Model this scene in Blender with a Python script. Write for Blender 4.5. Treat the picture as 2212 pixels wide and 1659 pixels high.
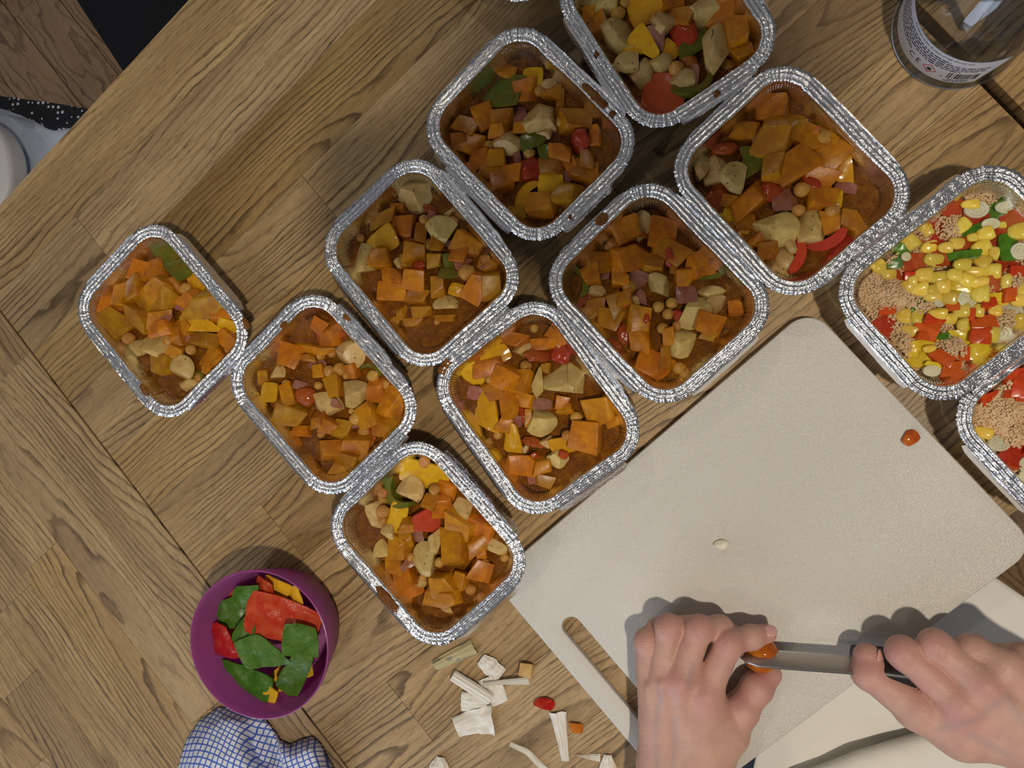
import bpy, bmesh, math, random
import numpy as np
from mathutils import Vector, Matrix, noise as mnoise
random.seed(7); rng = np.random.default_rng(7)
SC = bpy.context.scene
for o in list(bpy.data.objects): bpy.data.objects.remove(o)
COL = SC.collection
# ------------------------------------------------------------------ camera
PW, PH = 2212.0, 1659.0
TX, TY, CH, FPX = -0.0281, 0.1847, 0.5841, 1549.0
_cx,_sx,_cy,_sy = math.cos(TX),math.sin(TX),math.cos(TY),math.sin(TY)
CR = np.array([[_cy,0,_sy],[0,1,0],[-_sy,0,_cy]]) @ np.array([[1,0,0],[0,_cx,-_sx],[0,_sx,_cx]])
def at(x, y, z=0.0):
    """photo pixel -> the point of the place at height z (table top is z = 0)"""
    d = CR @ np.array([(x-PW/2)/FPX, -(y-PH/2)/FPX, -1.0])
    return Vector(d*(z-CH)/d[2] + np.array([0,0,CH]))
def pix(p):
    q = (np.array(p)-np.array([0,0,CH])) @ CR
    return PW/2+FPX*q[0]/-q[2], PH/2-FPX*q[1]/-q[2]
cam_d = bpy.data.cameras.new('camera'); cam = bpy.data.objects.new('camera', cam_d); COL.objects.link(cam)
cam_d.sensor_fit = 'HORIZONTAL'; cam_d.sensor_width = 36.0; cam_d.lens = 36.0*FPX/PW
cam_d.clip_start = 0.01; cam_d.clip_end = 50
cam.matrix_world = Matrix([[*CR[0],0],[*CR[1],0],[*CR[2],CH],[0,0,0,1]])
SC.camera = cam
# ------------------------------------------------------------------ world, lights, exposure
SC.view_settings.view_transform = 'Standard'; SC.view_settings.look = 'None'
SC.view_settings.gamma = 1.0; SC.view_settings.use_curve_mapping = False
SC.view_settings.exposure = -0.68
wd = bpy.data.worlds.new('world'); SC.world = wd; wd.use_nodes = True
wd.node_tree.nodes['Background'].inputs[0].default_value = (0.55,0.65,0.9,1)
wd.node_tree.nodes['Background'].inputs[1].default_value = 0.25
def lamp(name, kind, loc, target, energy, color, **kw):
    l = bpy.data.lights.new(name, kind); l.energy = energy; l.color = color
    for k, v in kw.items(): setattr(l, k, v)
    o = bpy.data.objects.new(name, l); COL.objects.link(o); o.location = loc
    o.rotation_euler = (Vector(target)-Vector(loc)).to_track_quat('-Z','Y').to_euler()
    return o
KEY = Vector((0.43,-0.30,1.58))
lamp('downlight_beam', 'SPOT', KEY, (0.02,-0.28,0), 84, (1.0,0.885,0.735), spot_size=math.radians(84), spot_blend=1.0, shadow_soft_size=0.036)
lamp('downlight_beam', 'SPOT', (-1.15,-0.75,1.58), (-0.60,-0.50,0), 16, (1.0,0.84,0.64), spot_size=math.radians(110), spot_blend=0.9, shadow_soft_size=0.05)
lamp('downlight_beam', 'SPOT', (-0.55,1.45,1.58), (-0.2,0.4,0), 15, (1.0,0.90,0.78), spot_size=math.radians(120), spot_blend=1.0, shadow_soft_size=0.06)  # unseen lamp added as soft general fill over the table
lamp('window_daylight', 'AREA', (-0.75,-1.95,0.60), (-0.3,0,0.25), 50, (0.68,0.81,1.0), shape='RECTANGLE', size=1.9, size_y=1.2)
# ------------------------------------------------------------------ helpers
def link(o, parent=None):
    COL.objects.link(o)
    if parent is not None: o.parent = parent
    return o
def tag(o, label=None, cat=None, group=None, kind=None):
    if label: o['label'] = label
    if cat: o['category'] = cat
    if group: o['group'] = group
    if kind: o['kind'] = kind
    return o
def empty(name, loc=(0,0,0), rz=0.0):
    o = bpy.data.objects.new(name, None); o.empty_display_size = 0.02
    o.location = loc; o.rotation_euler = (0,0,rz); COL.objects.link(o); return o
def mesh_from(name, verts, faces, mat=None, smooth=True, uv=None, sharp=None):
    me = bpy.data.meshes.new(name); me.from_pydata([tuple(map(float,v)) for v in verts], [], [tuple(map(int,f)) for f in faces]); me.update()
    if uv is not None:
        l = me.uv_layers.new(name='UVMap')
        vi = np.empty(len(me.loops), dtype=np.int32); me.loops.foreach_get('vertex_index', vi)
        l.data.foreach_set('uv', np.asarray(uv, dtype=np.float32)[vi].ravel())
    if smooth: me.polygons.foreach_set('use_smooth', [True]*len(me.polygons))
    if sharp: me.set_sharp_from_angle(angle=math.radians(sharp))
    if mat: me.materials.append(mat)
    return me
def obj(name, me, parent=None, loc=None):
    o = bpy.data.objects.new(name, me); link(o, parent)
    if loc is not None: o.location = loc
    return o
def bm_mesh(name, bm, mat=None, smooth=True, sharp=None):
    bmesh.ops.recalc_face_normals(bm, faces=bm.faces[:])
    me = bpy.data.meshes.new(name); bm.to_mesh(me); bm.free()
    if smooth: me.polygons.foreach_set('use_smooth', [True]*len(me.polygons))
    if sharp: me.set_sharp_from_angle(angle=math.radians(sharp))
    if mat: me.materials.append(mat)
    return me
def box_mesh(name, sx, sy, sz, bev=0.0, mat=None, seg=2, zc=0.0):
    bm = bmesh.new(); bmesh.ops.create_cube(bm, size=1.0)
    for v in bm.verts: v.co = Vector((v.co.x*sx, v.co.y*sy, v.co.z*sz+zc))
    if bev: bmesh.ops.bevel(bm, geom=bm.edges[:], offset=bev, segments=seg, profile=0.5, affect='EDGES')
    return bm_mesh(name, bm, mat, True, 40)
def grid_faces(nu, nv, wrap_u=False):
    f = []
    for i in range(nu if wrap_u else nu-1):
        for j in range(nv-1):
            a = i*nv+j; b = ((i+1)%nu)*nv+j
            f.append((a,b,b+1,a+1))
    return f
def lathe(name, prof, n=64, mat=None, sharp=None, flip=False):
    v = []; 
    for i in range(n):
        a = 2*math.pi*i/n
        for r,z in prof: v.append((r*math.cos(a), r*math.sin(a), z))
    me = mesh_from(name, v, grid_faces(n, len(prof), True), mat, True)
    bm = bmesh.new(); bm.from_mesh(me); bmesh.ops.remove_doubles(bm, verts=bm.verts[:], dist=1e-6)
    bpy.data.meshes.remove(me)
    return bm_mesh(name, bm, mat, True, sharp)
def tube(name, pts, radii, n=10, mat=None, cap=True):
    pts = [Vector(p) for p in pts]
    if not hasattr(radii,'__len__'): radii = [radii]*len(pts)
    v = []; prev = None
    for i,p in enumerate(pts):
        t = (pts[min(i+1,len(pts)-1)]-pts[max(i-1,0)]).normalized()
        if prev is None:
            s = t.cross(Vector((0,0,1)))
            if s.length < 1e-3: s = t.cross(Vector((0,1,0)))
            s.normalize()
        else:
            s = (prev - t*prev.dot(t)).normalized()
        prev = s; w = t.cross(s)
        for k in range(n):
            a = 2*math.pi*k/n; v.append(p + (s*math.cos(a)+w*math.sin(a))*radii[i])
    f = []
    for i in range(len(pts)-1):
        for k in range(n):
            a = i*n+k; b = i*n+(k+1)%n; f.append((a,b,b+n,a+n))
    if cap:
        f.append(tuple(range(n-1,-1,-1))); f.append(tuple((len(pts)-1)*n+k for k in range(n)))
    return mesh_from(name, v, f, mat, True, sharp=60)
def curve_solid(name, loops, depth, bevel, mat=None, res=2):
    """closed 2-D outlines (first is the outside, others are holes) -> solid of the given half depth"""
    cu = bpy.data.curves.new(name, 'CURVE'); cu.dimensions = '2D'; cu.fill_mode = 'BOTH'
    cu.extrude = depth; cu.bevel_depth = bevel; cu.bevel_resolution = res
    for lp in loops:
        s = cu.splines.new('POLY'); s.points.add(len(lp)-1); s.use_cyclic_u = True
        for p,q in zip(s.points, lp): p.co = (q[0],q[1],0,1)
    o = bpy.data.objects.new(name, cu)
    me = bpy.data.meshes.new_from_object(o); me.name = name
    bpy.data.objects.remove(o); bpy.data.curves.remove(cu)
    bm = bmesh.new(); bm.from_mesh(me); bmesh.ops.remove_doubles(bm, verts=bm.verts[:], dist=1e-6)
    bpy.data.meshes.remove(me)
    return bm_mesh(name, bm, mat, True, 35)
def text_mesh(name, txt, size):
    cu = bpy.data.curves.new(name, 'FONT'); cu.body = txt; cu.size = size; cu.resolution_u = 2
    o = bpy.data.objects.new(name, cu)
    me = bpy.data.meshes.new_from_object(o); me.name = name
    bpy.data.objects.remove(o); bpy.data.curves.remove(cu); return me
def round_rect(hx, hy, r, nc=8):
    p = []
    for (sx,sy,a0) in ((1,1,0),(-1,1,90),(-1,-1,180),(1,-1,270)):
        for k in range(nc+1):
            a = math.radians(a0+90*k/nc); p.append((sx*(hx-r)+r*math.cos(a), sy*(hy-r)+r*math.sin(a)))
    return p
def nz(x, y, z=0.0): return mnoise.noise(Vector((x,y,z)))
# ------------------------------------------------------------------ materials
class NT:
    def __init__(s, name):
        s.m = bpy.data.materials.new(name); s.m.use_nodes = True; s.t = s.m.node_tree; s.n = s.t.nodes
        s.b = s.n['Principled BSDF']; s.out = s.n['Material Output']
    def add(s, typ, **kw):
        n = s.n.new(typ)
        for k,v in kw.items():
            if k.startswith('i_'):
                key = k[2:]; key = int(key) if key.isdigit() else key.replace('_',' ')
                s.set(n.inputs[key], v)
            else: setattr(n, k, v)
        return n
    def set(s, inp, v):
        if hasattr(v, 'is_output') or isinstance(v, bpy.types.NodeSocket): s.t.links.new(v, inp)
        else: inp.default_value = v
    def math(s, op, a, b=0.0, clamp=False):
        n = s.n.new('ShaderNodeMath'); n.operation = op; n.use_clamp = clamp
        s.set(n.inputs[0], a); s.set(n.inputs[1], b); return n.outputs[0]
    def noise(s, vec, scale, detail=3.0, rough=0.55, dist=0.0):
        n = s.add('ShaderNodeTexNoise'); n.inputs['Scale'].default_value = scale; n.inputs['Detail'].default_value = detail
        n.inputs['Roughness'].default_value = rough; n.inputs['Distortion'].default_value = dist
        if vec is not None: s.t.links.new(vec, n.inputs['Vector'])
        return n.outputs['Fac']
    def ramp(s, fac, stops, interp='LINEAR'):
        n = s.n.new('ShaderNodeValToRGB'); n.color_ramp.interpolation = interp
        e = n.color_ramp.elements
        while len(e) < len(stops): e.new(0.5)
        for el,(p,c) in zip(e, stops):
            el.position = p; el.color = (*c,1) if len(c)==3 else c
        s.set(n.inputs[0], fac); return n.outputs[0]
    def mix(s, fac, a, b, mode='MIX'):
        n = s.n.new('ShaderNodeMix'); n.data_type = 'RGBA'; n.blend_type = mode
        s.set(n.inputs[0], fac)
        s.set(n.inputs[6], a if not isinstance(a, tuple) else (*a[:3],1)); s.set(n.inputs[7], b if not isinstance(b, tuple) else (*b[:3],1))
        return n.outputs[2]
    def bump(s, h, strength=0.3, dist=0.001, normal=None):
        n = s.add('ShaderNodeBump'); n.inputs['Strength'].default_value = strength; n.inputs['Distance'].default_value = dist
        s.t.links.new(h, n.inputs['Height'])
        if normal is not None: s.t.links.new(normal, n.inputs['Normal'])
        return n.outputs[0]
    def coord(s, which='Object'):
        return s.add('ShaderNodeTexCoord').outputs[which]
    def mapped(s, vec, scale=(1,1,1), loc=None):
        n = s.add('ShaderNodeMapping'); n.inputs['Scale'].default_value = scale; s.t.links.new(vec, n.inputs['Vector'])
        if loc is not None: s.set(n.inputs['Location'], loc)
        return n.outputs[0]
    def orand(s): return s.add('ShaderNodeObjectInfo').outputs['Random']
    def p(s, **kw):
        for k,v in kw.items():
            i = s.b.inputs[k.replace('_',' ')]; s.set(i, (*v,1) if isinstance(v, tuple) and len(v)==3 and i.type=='RGBA' else v)
        return s.m
M = {}
def simple(name, col, rough=0.5, metal=0.0, **kw):
    t = NT(name); t.p(Base_Color=col, Roughness=rough, Metallic=metal, **kw); M[name] = t.m; return t.m
simple('black_plastic', (0.012,0.012,0.014), 0.4)
simple('black_matte', (0.003,0.004,0.008), 0.7)
simple('white_plastic', (0.72,0.71,0.69), 0.4)
simple('white_paint', (0.74,0.73,0.71), 0.8)
simple('ink', (0.012,0.012,0.02), 0.6)
simple('red_ink', (0.55,0.06,0.05), 0.6)
simple('label_paper', (0.66,0.66,0.72), 0.5)
simple('tube_plastic', (0.70,0.72,0.80), 0.25, Alpha=0.75)
simple('nail', (0.66,0.38,0.34), 0.28)
t = NT('lamp_glow'); t.p(Base_Color=(0.9,0.85,0.7), Emission_Color=(1.0,0.85,0.62), Emission_Strength=18.0); M['lamp_glow'] = t.m
# --- oak
def oak(name, light, mid, dark, rings=1.0, rough=0.42):
    t = NT(name); oc = t.coord('Object'); r = t.orand()
    off = t.add('ShaderNodeCombineXYZ'); t.set(off.inputs[0], t.math('MULTIPLY', r, 37.0)); t.set(off.inputs[1], t.math('MULTIPLY', r, 91.0)); t.set(off.inputs[2], t.math('MULTIPLY', r, 13.0))
    sep = t.add('ShaderNodeSeparateXYZ'); t.t.links.new(oc, sep.inputs[0])
    u, v = sep.outputs[0], sep.outputs[1]
    va = t.add('ShaderNodeVectorMath', operation='ADD'); t.t.links.new(oc, va.inputs[0]); t.t.links.new(off.outputs[0], va.inputs[1])
    P = va.outputs[0]
    warp = t.noise(t.mapped(P,(5,16,1)), 1.0, 2.0, 0.5)
    warp2 = t.noise(t.mapped(P,(30,90,1)), 1.0, 2.0, 0.6)
    # growth rings cut along the grain: parabolic contour lines
    v0 = t.math('MULTIPLY', t.math('SUBTRACT', t.math('FRACT', t.math('MULTIPLY', r, 17.3)), 0.5), 0.10)
    dv = t.math('SUBTRACT', v, v0)
    slope = t.math('MULTIPLY', t.math('SUBTRACT', t.math('FRACT', t.math('MULTIPLY', r, 7.7)), 0.5), 34.0*rings)
    par = t.math('MULTIPLY', t.math('MULTIPLY', dv, dv), 3300.0*rings)
    par = t.math('MINIMUM', par, t.math('MULTIPLY', t.math('ABSOLUTE', dv), 150.0*rings))
    f = t.math('ADD', t.math('ADD', par, t.math('MULTIPLY', u, slope)), t.math('MULTIPLY', warp, 6.0))
    f = t.math('ADD', f, t.math('MULTIPLY', warp2, 0.7))
    tri = t.math('FRACT', f)
    ring = t.ramp(tri, [(0.0,(0.0,0,0)),(0.60,(0.10,0.10,0.10)),(0.84,(0.9,0.9,0.9)),(0.93,(1,1,1)),(0.98,(0.3,0.3,0.3)),(1.0,(0,0,0))])
    modu = t.noise(t.mapped(P,(7,25,1)), 1.0, 1.0)
    ring = t.math('MULTIPLY', ring, t.ramp(modu, [(0.32,(0.25,)*3),(0.60,(1,1,1))]))
    pores = t.noise(t.mapped(P,(85,800,1)), 1.0, 2.5, 0.6)
    pore = t.ramp(pores, [(0.53,(0,0,0)),(0.68,(1,1,1))])
    streak = t.noise(t.mapped(P,(9,190,1)), 1.0, 3.0, 0.65)
    broad = t.noise(t.mapped(P,(4,22,1)), 1.0, 2.0)
    c = t.mix(t.ramp(streak,[(0.34,(0,0,0)),(0.66,(1,1,1))]), light, mid)
    c = t.mix(t.math('MULTIPLY', t.ramp(broad,[(0.40,(0,0,0)),(0.72,(1,1,1))]), 0.58), c, dark)
    c = t.mix(t.math('MULTIPLY', ring, 0.88), c, tuple(x*0.50 for x in dark))
    c = t.mix(t.math('MULTIPLY', pore, t.math('ADD', 0.42, t.math('MULTIPLY', ring, 0.5))), c, tuple(x*0.40 for x in dark))
    hsv = t.add('ShaderNodeHueSaturation'); t.set(hsv.inputs['Color'], c)
    t.set(hsv.inputs['Value'], t.math('ADD', 0.84, t.math('MULTIPLY', t.math('FRACT', t.math('MULTIPLY', r, 53.1)), 0.36)))
    t.set(hsv.inputs['Saturation'], t.math('ADD', 0.90, t.math('MULTIPLY', t.math('FRACT', t.math('MULTIPLY', r, 29.7)), 0.2)))
    h = t.math('SUBTRACT', 1.0, t.math('ADD', t.math('MULTIPLY', pore, 0.6), t.math('MULTIPLY', ring, 0.4)))
    t.p(Base_Color=hsv.outputs[0], Roughness=rough, Specular_IOR_Level=0.35, Normal=t.bump(h, 0.35, 0.0004)); M[name] = t.m
oak('oak', (0.52,0.36,0.172), (0.405,0.26,0.114), (0.19,0.112,0.050))
oak('floor_oak', (0.40,0.25,0.13), (0.35,0.215,0.11), (0.27,0.16,0.08), rings=0.25)
# --- foil
t = NT('foil'); oc = t.coord('Object')
n1 = t.noise(t.mapped(oc,(1,1,1)), 700, 2.0); n2 = t.noise(oc, 160, 2.0)
t.p(Base_Color=(0.96,0.96,0.97), Metallic=1.0, Roughness=0.17, Normal=t.bump(t.math('ADD', n1, t.math('MULTIPLY', n2, 1.5)), 0.5, 0.0007)); M['foil'] = t.m
# --- food
def food(name, c1, c2, stain=(0.30,0.09,0.012), st=0.35, rough=0.32, specks=0.5, scale=220.0, bump=0.25, sss=0.12, val=0.22):
    t = NT(name); oc = t.coord('Object'); r = t.orand()
    geo = t.add('ShaderNodeNewGeometry').outputs['Position']
    n1 = t.noise(geo, scale, 3.0); n2 = t.noise(geo, scale*0.35, 2.0)
    c = t.mix(t.ramp(n1,[(0.3,(0,0,0)),(0.7,(1,1,1))]), c1, c2)
    c = t.mix(t.math('MULTIPLY', t.ramp(n2,[(0.45,(0,0,0)),(0.62,(1,1,1))]), st), c, stain)
    if specks:
        vo = t.add('ShaderNodeTexVoronoi'); vo.inputs['Scale'].default_value = 170.0; t.t.links.new(geo, vo.inputs['Vector'])
        gate = t.noise(geo, 130.0, 1.0)
        sp = t.math('MULTIPLY', t.math('LESS_THAN', vo.outputs['Distance'], 0.13), t.math('GREATER_THAN', gate, 0.55))
        c = t.mix(t.math('MULTIPLY', sp, specks), c, (0.03,0.015,0.008))
    hsv = t.add('ShaderNodeHueSaturation'); t.set(hsv.inputs['Color'], c)
    t.set(hsv.inputs['Value'], t.math('ADD', 1.0-val/2, t.math('MULTIPLY', r, val)))
    t.set(hsv.inputs['Hue'], t.math('ADD', 0.49, t.math('MULTIPLY', t.math('FRACT', t.math('MULTIPLY', r, 7.3)), 0.02)))
    t.p(Base_Color=hsv.outputs[0], Roughness=rough, Specular_IOR_Level=0.25, Subsurface_Weight=sss, Subsurface_Scale=0.003, Subsurface_Radius=(1.0,0.5,0.25), Normal=t.bump(n1, bump, 0.0008)); M[name] = t.m
food('sweet_potato', (0.56,0.215,0.007), (0.44,0.142,0.004), st=0.55, rough=0.3)
food('squash', (0.46,0.205,0.008), (0.35,0.135,0.004), st=0.6, rough=0.3)
food('potato', (0.64,0.46,0.18), (0.55,0.37,0.11), st=0.32, specks=0.8, rough=0.32)
food('chickpea', (0.55,0.29,0.065), (0.46,0.215,0.038), st=0.35, specks=0.2)
food('yellow_pepper', (0.70,0.38,0.012), (0.60,0.29,0.010), st=0.15, rough=0.18, specks=0.3, bump=0.08)
food('green_pepper_cooked', (0.13,0.15,0.014), (0.085,0.10,0.010), st=0.25, rough=0.2, specks=0.3, bump=0.08)
food('red_pepper_cooked', (0.55,0.062,0.026), (0.46,0.045,0.016), st=0.15, rough=0.2, specks=0.3, bump=0.1)
food('tomato_cooked', (0.40,0.062,0.014), (0.30,0.034,0.008), st=0.3, rough=0.15, specks=0.1, bump=0.5, scale=300)
food('onion_cooked', (0.36,0.17,0.11), (0.27,0.085,0.075), st=0.45, rough=0.2, specks=0.1, bump=0.1)
food('corn', (0.72,0.56,0.11), (0.68,0.45,0.04), st=0.0, rough=0.2, specks=0, bump=0.05, val=0.35)
food('tomato_fresh', (0.42,0.062,0.014), (0.33,0.036,0.010), st=0.3, stain=(0.55,0.16,0.07), rough=0.12, specks=0, bump=0.1)
food('orange_pepper', (0.58,0.085,0.014), (0.48,0.055,0.010), st=0.0, rough=0.2, specks=0, bump=0.1)
food('green_fresh', (0.09,0.22,0.018), (0.05,0.13,0.010), st=0.0, rough=0.22, specks=0, bump=0.15)
food('spring_onion', (0.66,0.64,0.45), (0.58,0.55,0.36), st=0.0, rough=0.25, specks=0, bump=0.1)
food('banana_pepper', (0.70,0.52,0.03), (0.64,0.44,0.02), st=0.0, rough=0.2, specks=0, bump=0.1)
food('green_pepper', (0.070,0.175,0.014), (0.040,0.11,0.008), stain=(0.18,0.30,0.07), st=0.2, rough=0.28, specks=0, bump=0.5, scale=350)
food('red_pepper', (0.52,0.042,0.014), (0.40,0.024,0.008), stain=(0.62,0.16,0.06), st=0.25, rough=0.2, specks=0, bump=0.4, scale=300)
food('yellow_pepper_raw', (0.80,0.52,0.03), (0.74,0.42,0.015), st=0.0, rough=0.25, specks=0, bump=0.3)
food('tomato_raw', (0.48,0.115,0.012), (0.40,0.065,0.008), stain=(0.58,0.24,0.02), st=0.4, rough=0.07, specks=0, bump=0.02, sss=0.2)
food('couscous', (0.80,0.60,0.34), (0.70,0.48,0.24), st=0.2, stain=(0.5,0.28,0.12), rough=0.55, specks=0, bump=0.0)
food('garlic', (0.80,0.76,0.62), (0.74,0.70,0.52), st=0.0, rough=0.4, specks=0)
t = NT('sauce'); geo = t.add('ShaderNodeNewGeometry').outputs['Position']
n1 = t.noise(geo, 160, 4.0, 0.65); n2 = t.noise(geo, 800, 2.0); n3 = t.noise(geo, 45, 2.0)
c = t.ramp(n1, [(0.3,(0.14,0.040,0.002)),(0.55,(0.22,0.072,0.003)),(0.78,(0.40,0.145,0.006))])
c = t.mix(t.math('MULTIPLY', t.ramp(n3,[(0.5,(0,0,0)),(0.7,(1,1,1))]), 0.5), c, (0.11,0.030,0.003))
t.p(Base_Color=c, Roughness=0.06, Specular_IOR_Level=0.3, Normal=t.bump(t.math('ADD', n1, t.math('MULTIPLY', n2, 0.7)), 1.0, 0.0024)); M['sauce'] = t.m
# --- cutting board: moulded plastic with a fine raised dot texture
t = NT('board_plastic'); oc = t.coord('Object')
vo = t.add('ShaderNodeTexVoronoi'); vo.inputs['Scale'].default_value = 900.0; vo.inputs['Randomness'].default_value = 0.25; t.t.links.new(oc, vo.inputs['Vector'])
n1 = t.noise(oc, 420, 2.0); n2 = t.noise(oc, 9, 2.0); cut = t.noise(t.mapped(oc,(60,900,1)), 1.0, 2.0)
c = t.mix(n2, (0.61,0.58,0.515), (0.67,0.64,0.575))
c = t.mix(t.math('MULTIPLY', t.ramp(cut,[(0.66,(0,0,0)),(0.74,(1,1,1))]), 0.12), c, (0.38,0.35,0.30))
h = t.math('ADD', t.math('MULTIPLY', vo.outputs['Distance'], -1.0), t.math('MULTIPLY', n1, 0.35))
t.p(Base_Color=c, Roughness=0.24, Specular_IOR_Level=0.5, Subsurface_Weight=0.15, Subsurface_Scale=0.004, Normal=t.bump(h, 0.8, 0.0006)); M['board_plastic'] = t.m
# --- bowl
t = NT('bowl_plastic'); t.p(Base_Color=(0.48,0.13,0.37), Roughness=0.33, Specular_IOR_Level=0.5)
tr = t.add('ShaderNodeBsdfTranslucent'); tr.inputs[0].default_value = (0.60,0.12,0.46,1)
mx = t.add('ShaderNodeMixShader'); mx.inputs[0].default_value = 0.45
t.t.links.new(t.b.outputs[0], mx.inputs[1]); t.t.links.new(tr.outputs[0], mx.inputs[2]); t.t.links.new(mx.outputs[0], t.out.inputs[0]); M['bowl_plastic'] = t.m
# --- checked kitchen cloth
t = NT('check_cloth'); uv = t.coord('UV'); w = t.noise(t.coord('Object'), 60, 2.0)
sep = t.add('ShaderNodeSeparateXYZ'); t.t.links.new(uv, sep.inputs[0])
def ln(x):
    f = t.math('FRACT', t.math('ADD', x, t.math('MULTIPLY', w, 0.35)))
    return t.ramp(t.math('ABSOLUTE', t.math('SUBTRACT', f, 0.5)), [(0.10,(1,1,1)),(0.15,(0,0,0))])
g = t.math('MAXIMUM', ln(sep.outputs[0]), ln(sep.outputs[1]))
c = t.mix(g, (0.70,0.72,0.76), (0.06,0.125,0.48))
t.p(Base_Color=c, Roughness=0.85, Normal=t.bump(t.noise(uv, 9, 2.0), 0.3, 0.0006)); M['check_cloth'] = t.m
t = NT('apron_cloth'); oc = t.coord('Object'); w = t.noise(oc, 900, 1.0); w2 = t.noise(oc, 25, 3.0)
t.p(Base_Color=t.mix(w2,(0.80,0.78,0.70),(0.85,0.83,0.76)), Roughness=0.85, Normal=t.bump(t.math('ADD',w,t.math('MULTIPLY',w2,3.0)), 0.25, 0.0008)); M['apron_cloth'] = t.m
t = NT('shirt_cloth'); t.p(Base_Color=(0.03,0.035,0.05), Roughness=0.9); M['shirt_cloth'] = t.m
# --- skin
t = NT('skin'); geo = t.add('ShaderNodeNewGeometry').outputs['Position']
at_ = t.add('ShaderNodeAttribute'); at_.attribute_name = 'tone'
sepc = t.add('ShaderNodeSeparateColor'); t.t.links.new(at_.outputs['Color'], sepc.inputs[0])
n1 = t.noise(geo, 70, 3.0); n2 = t.noise(t.mapped(geo,(1,1,1)), 1400, 2.0); n3 = t.noise(geo, 380, 3.0, 0.6)
c = t.mix(t.ramp(n1,[(0.35,(0,0,0)),(0.65,(1,1,1))]), (0.62,0.365,0.275), (0.55,0.31,0.245))
c = t.mix(t.math('MULTIPLY', sepc.outputs[0], 0.75), c, (0.56,0.25,0.23))
c = t.mix(t.math('MULTIPLY', sepc.outputs[1], 0.40), c, (0.34,0.27,0.27))
c = t.mix(t.math('MULTIPLY', sepc.outputs[2], 0.14), c, (0.30,0.13,0.10))
c = t.mix(t.math('MULTIPLY', t.ramp(n3,[(0.6,(0,0,0)),(0.75,(1,1,1))]), 0.18), c, (0.40,0.19,0.12))
t.p(Base_Color=c, Roughness=0.45, Specular_IOR_Level=0.4, Subsurface_Weight=0.15, Subsurface_Scale=0.004, Subsurface_Radius=(1.0,0.35,0.2), Normal=t.bump(t.math('SUBTRACT', t.math('ADD', n3, t.math('MULTIPLY', n2, 0.5)), t.math('MULTIPLY', sepc.outputs[2], 0.5)), 0.45, 0.0010)); M['skin'] = t.m
# --- peel, clear plastic, steel, bag
t = NT('peel'); uv = t.coord('UV'); r = t.orand()
st = t.noise(t.mapped(uv,(30,1.2,1)), 1.0, 2.0); st2 = t.noise(t.mapped(uv,(5,3,1)), 1.0, 2.0)
c = t.mix(t.ramp(st,[(0.40,(0,0,0)),(0.62,(1,1,1))]), (0.88,0.85,0.77), (0.72,0.66,0.56))
c = t.mix(t.math('MULTIPLY', t.ramp(st2,[(0.5,(0,0,0)),(0.8,(1,1,1))]), 0.5), c, (0.62,0.58,0.30))
t.p(Base_Color=c, Roughness=0.35, Normal=t.bump(st, 0.5, 0.0008)); M['peel'] = t.m
t = NT('peel_green'); uv = t.coord('UV')
st = t.noise(t.mapped(uv,(24,1.2,1)), 1.0, 2.0); st2 = t.noise(t.mapped(uv,(2,2,1)), 1.0, 2.0)
c = t.mix(t.ramp(st,[(0.40,(0,0,0)),(0.62,(1,1,1))]), (0.56,0.48,0.24), (0.40,0.33,0.16))
c = t.mix(t.ramp(st2,[(0.52,(0,0,0)),(0.58,(1,1,1))]), c, (0.27,0.25,0.16))
t.p(Base_Color=c, Roughness=0.4, Normal=t.bump(st, 0.4, 0.0006)); M['peel_green'] = t.m
t = NT('clear_plastic'); gl = t.add('ShaderNodeBsdfGlossy'); gl.inputs['Roughness'].default_value = 0.06; gl.inputs[0].default_value = (0.95,0.97,1,1)
tp_ = t.add('ShaderNodeBsdfTransparent'); tp_.inputs[0].default_value = (0.95,0.96,0.97,1)
fr = t.add('ShaderNodeFresnel'); fr.inputs[0].default_value = 1.5; mx = t.add('ShaderNodeMixShader'); t.t.links.new(t.math('ADD', t.math('MULTIPLY', fr.outputs[0], 0.9), 0.02), mx.inputs[0])
t.t.links.new(tp_.outputs[0], mx.inputs[1]); t.t.links.new(gl.outputs[0], mx.inputs[2]); t.t.links.new(mx.outputs[0], t.out.inputs[0]); M['clear_plastic'] = t.m
t = NT('steel'); oc = t.coord('Object'); n1 = t.noise(t.mapped(oc,(8,400,400)), 1.0, 2.0)
t.p(Base_Color=(0.50,0.47,0.44), Metallic=1.0, Roughness=t.math('ADD',0.28,t.math('MULTIPLY',n1,0.15))); M['steel'] = t.m
t = NT('bag_plastic'); n1 = t.noise(t.coord('Object'), 14, 3.0, 0.6, 0.6)
t.p(Base_Color=(0.55,0.62,0.75), Roughness=0.3, Normal=t.bump(n1, 0.5, 0.01)); M['bag_plastic'] = t.m
t = NT('dotted_fabric'); uv = t.coord('Object')
vo = t.add('ShaderNodeTexVoronoi'); vo.inputs['Scale'].default_value = 120.0; vo.inputs['Randomness'].default_value = 0.35; t.t.links.new(uv, vo.inputs['Vector'])
t.p(Base_Color=t.mix(t.math('LESS_THAN', vo.outputs['Distance'], 0.30), (0.006,0.007,0.012), (0.55,0.60,0.68)), Roughness=0.8); M['dotted_fabric'] = t.m
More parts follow.
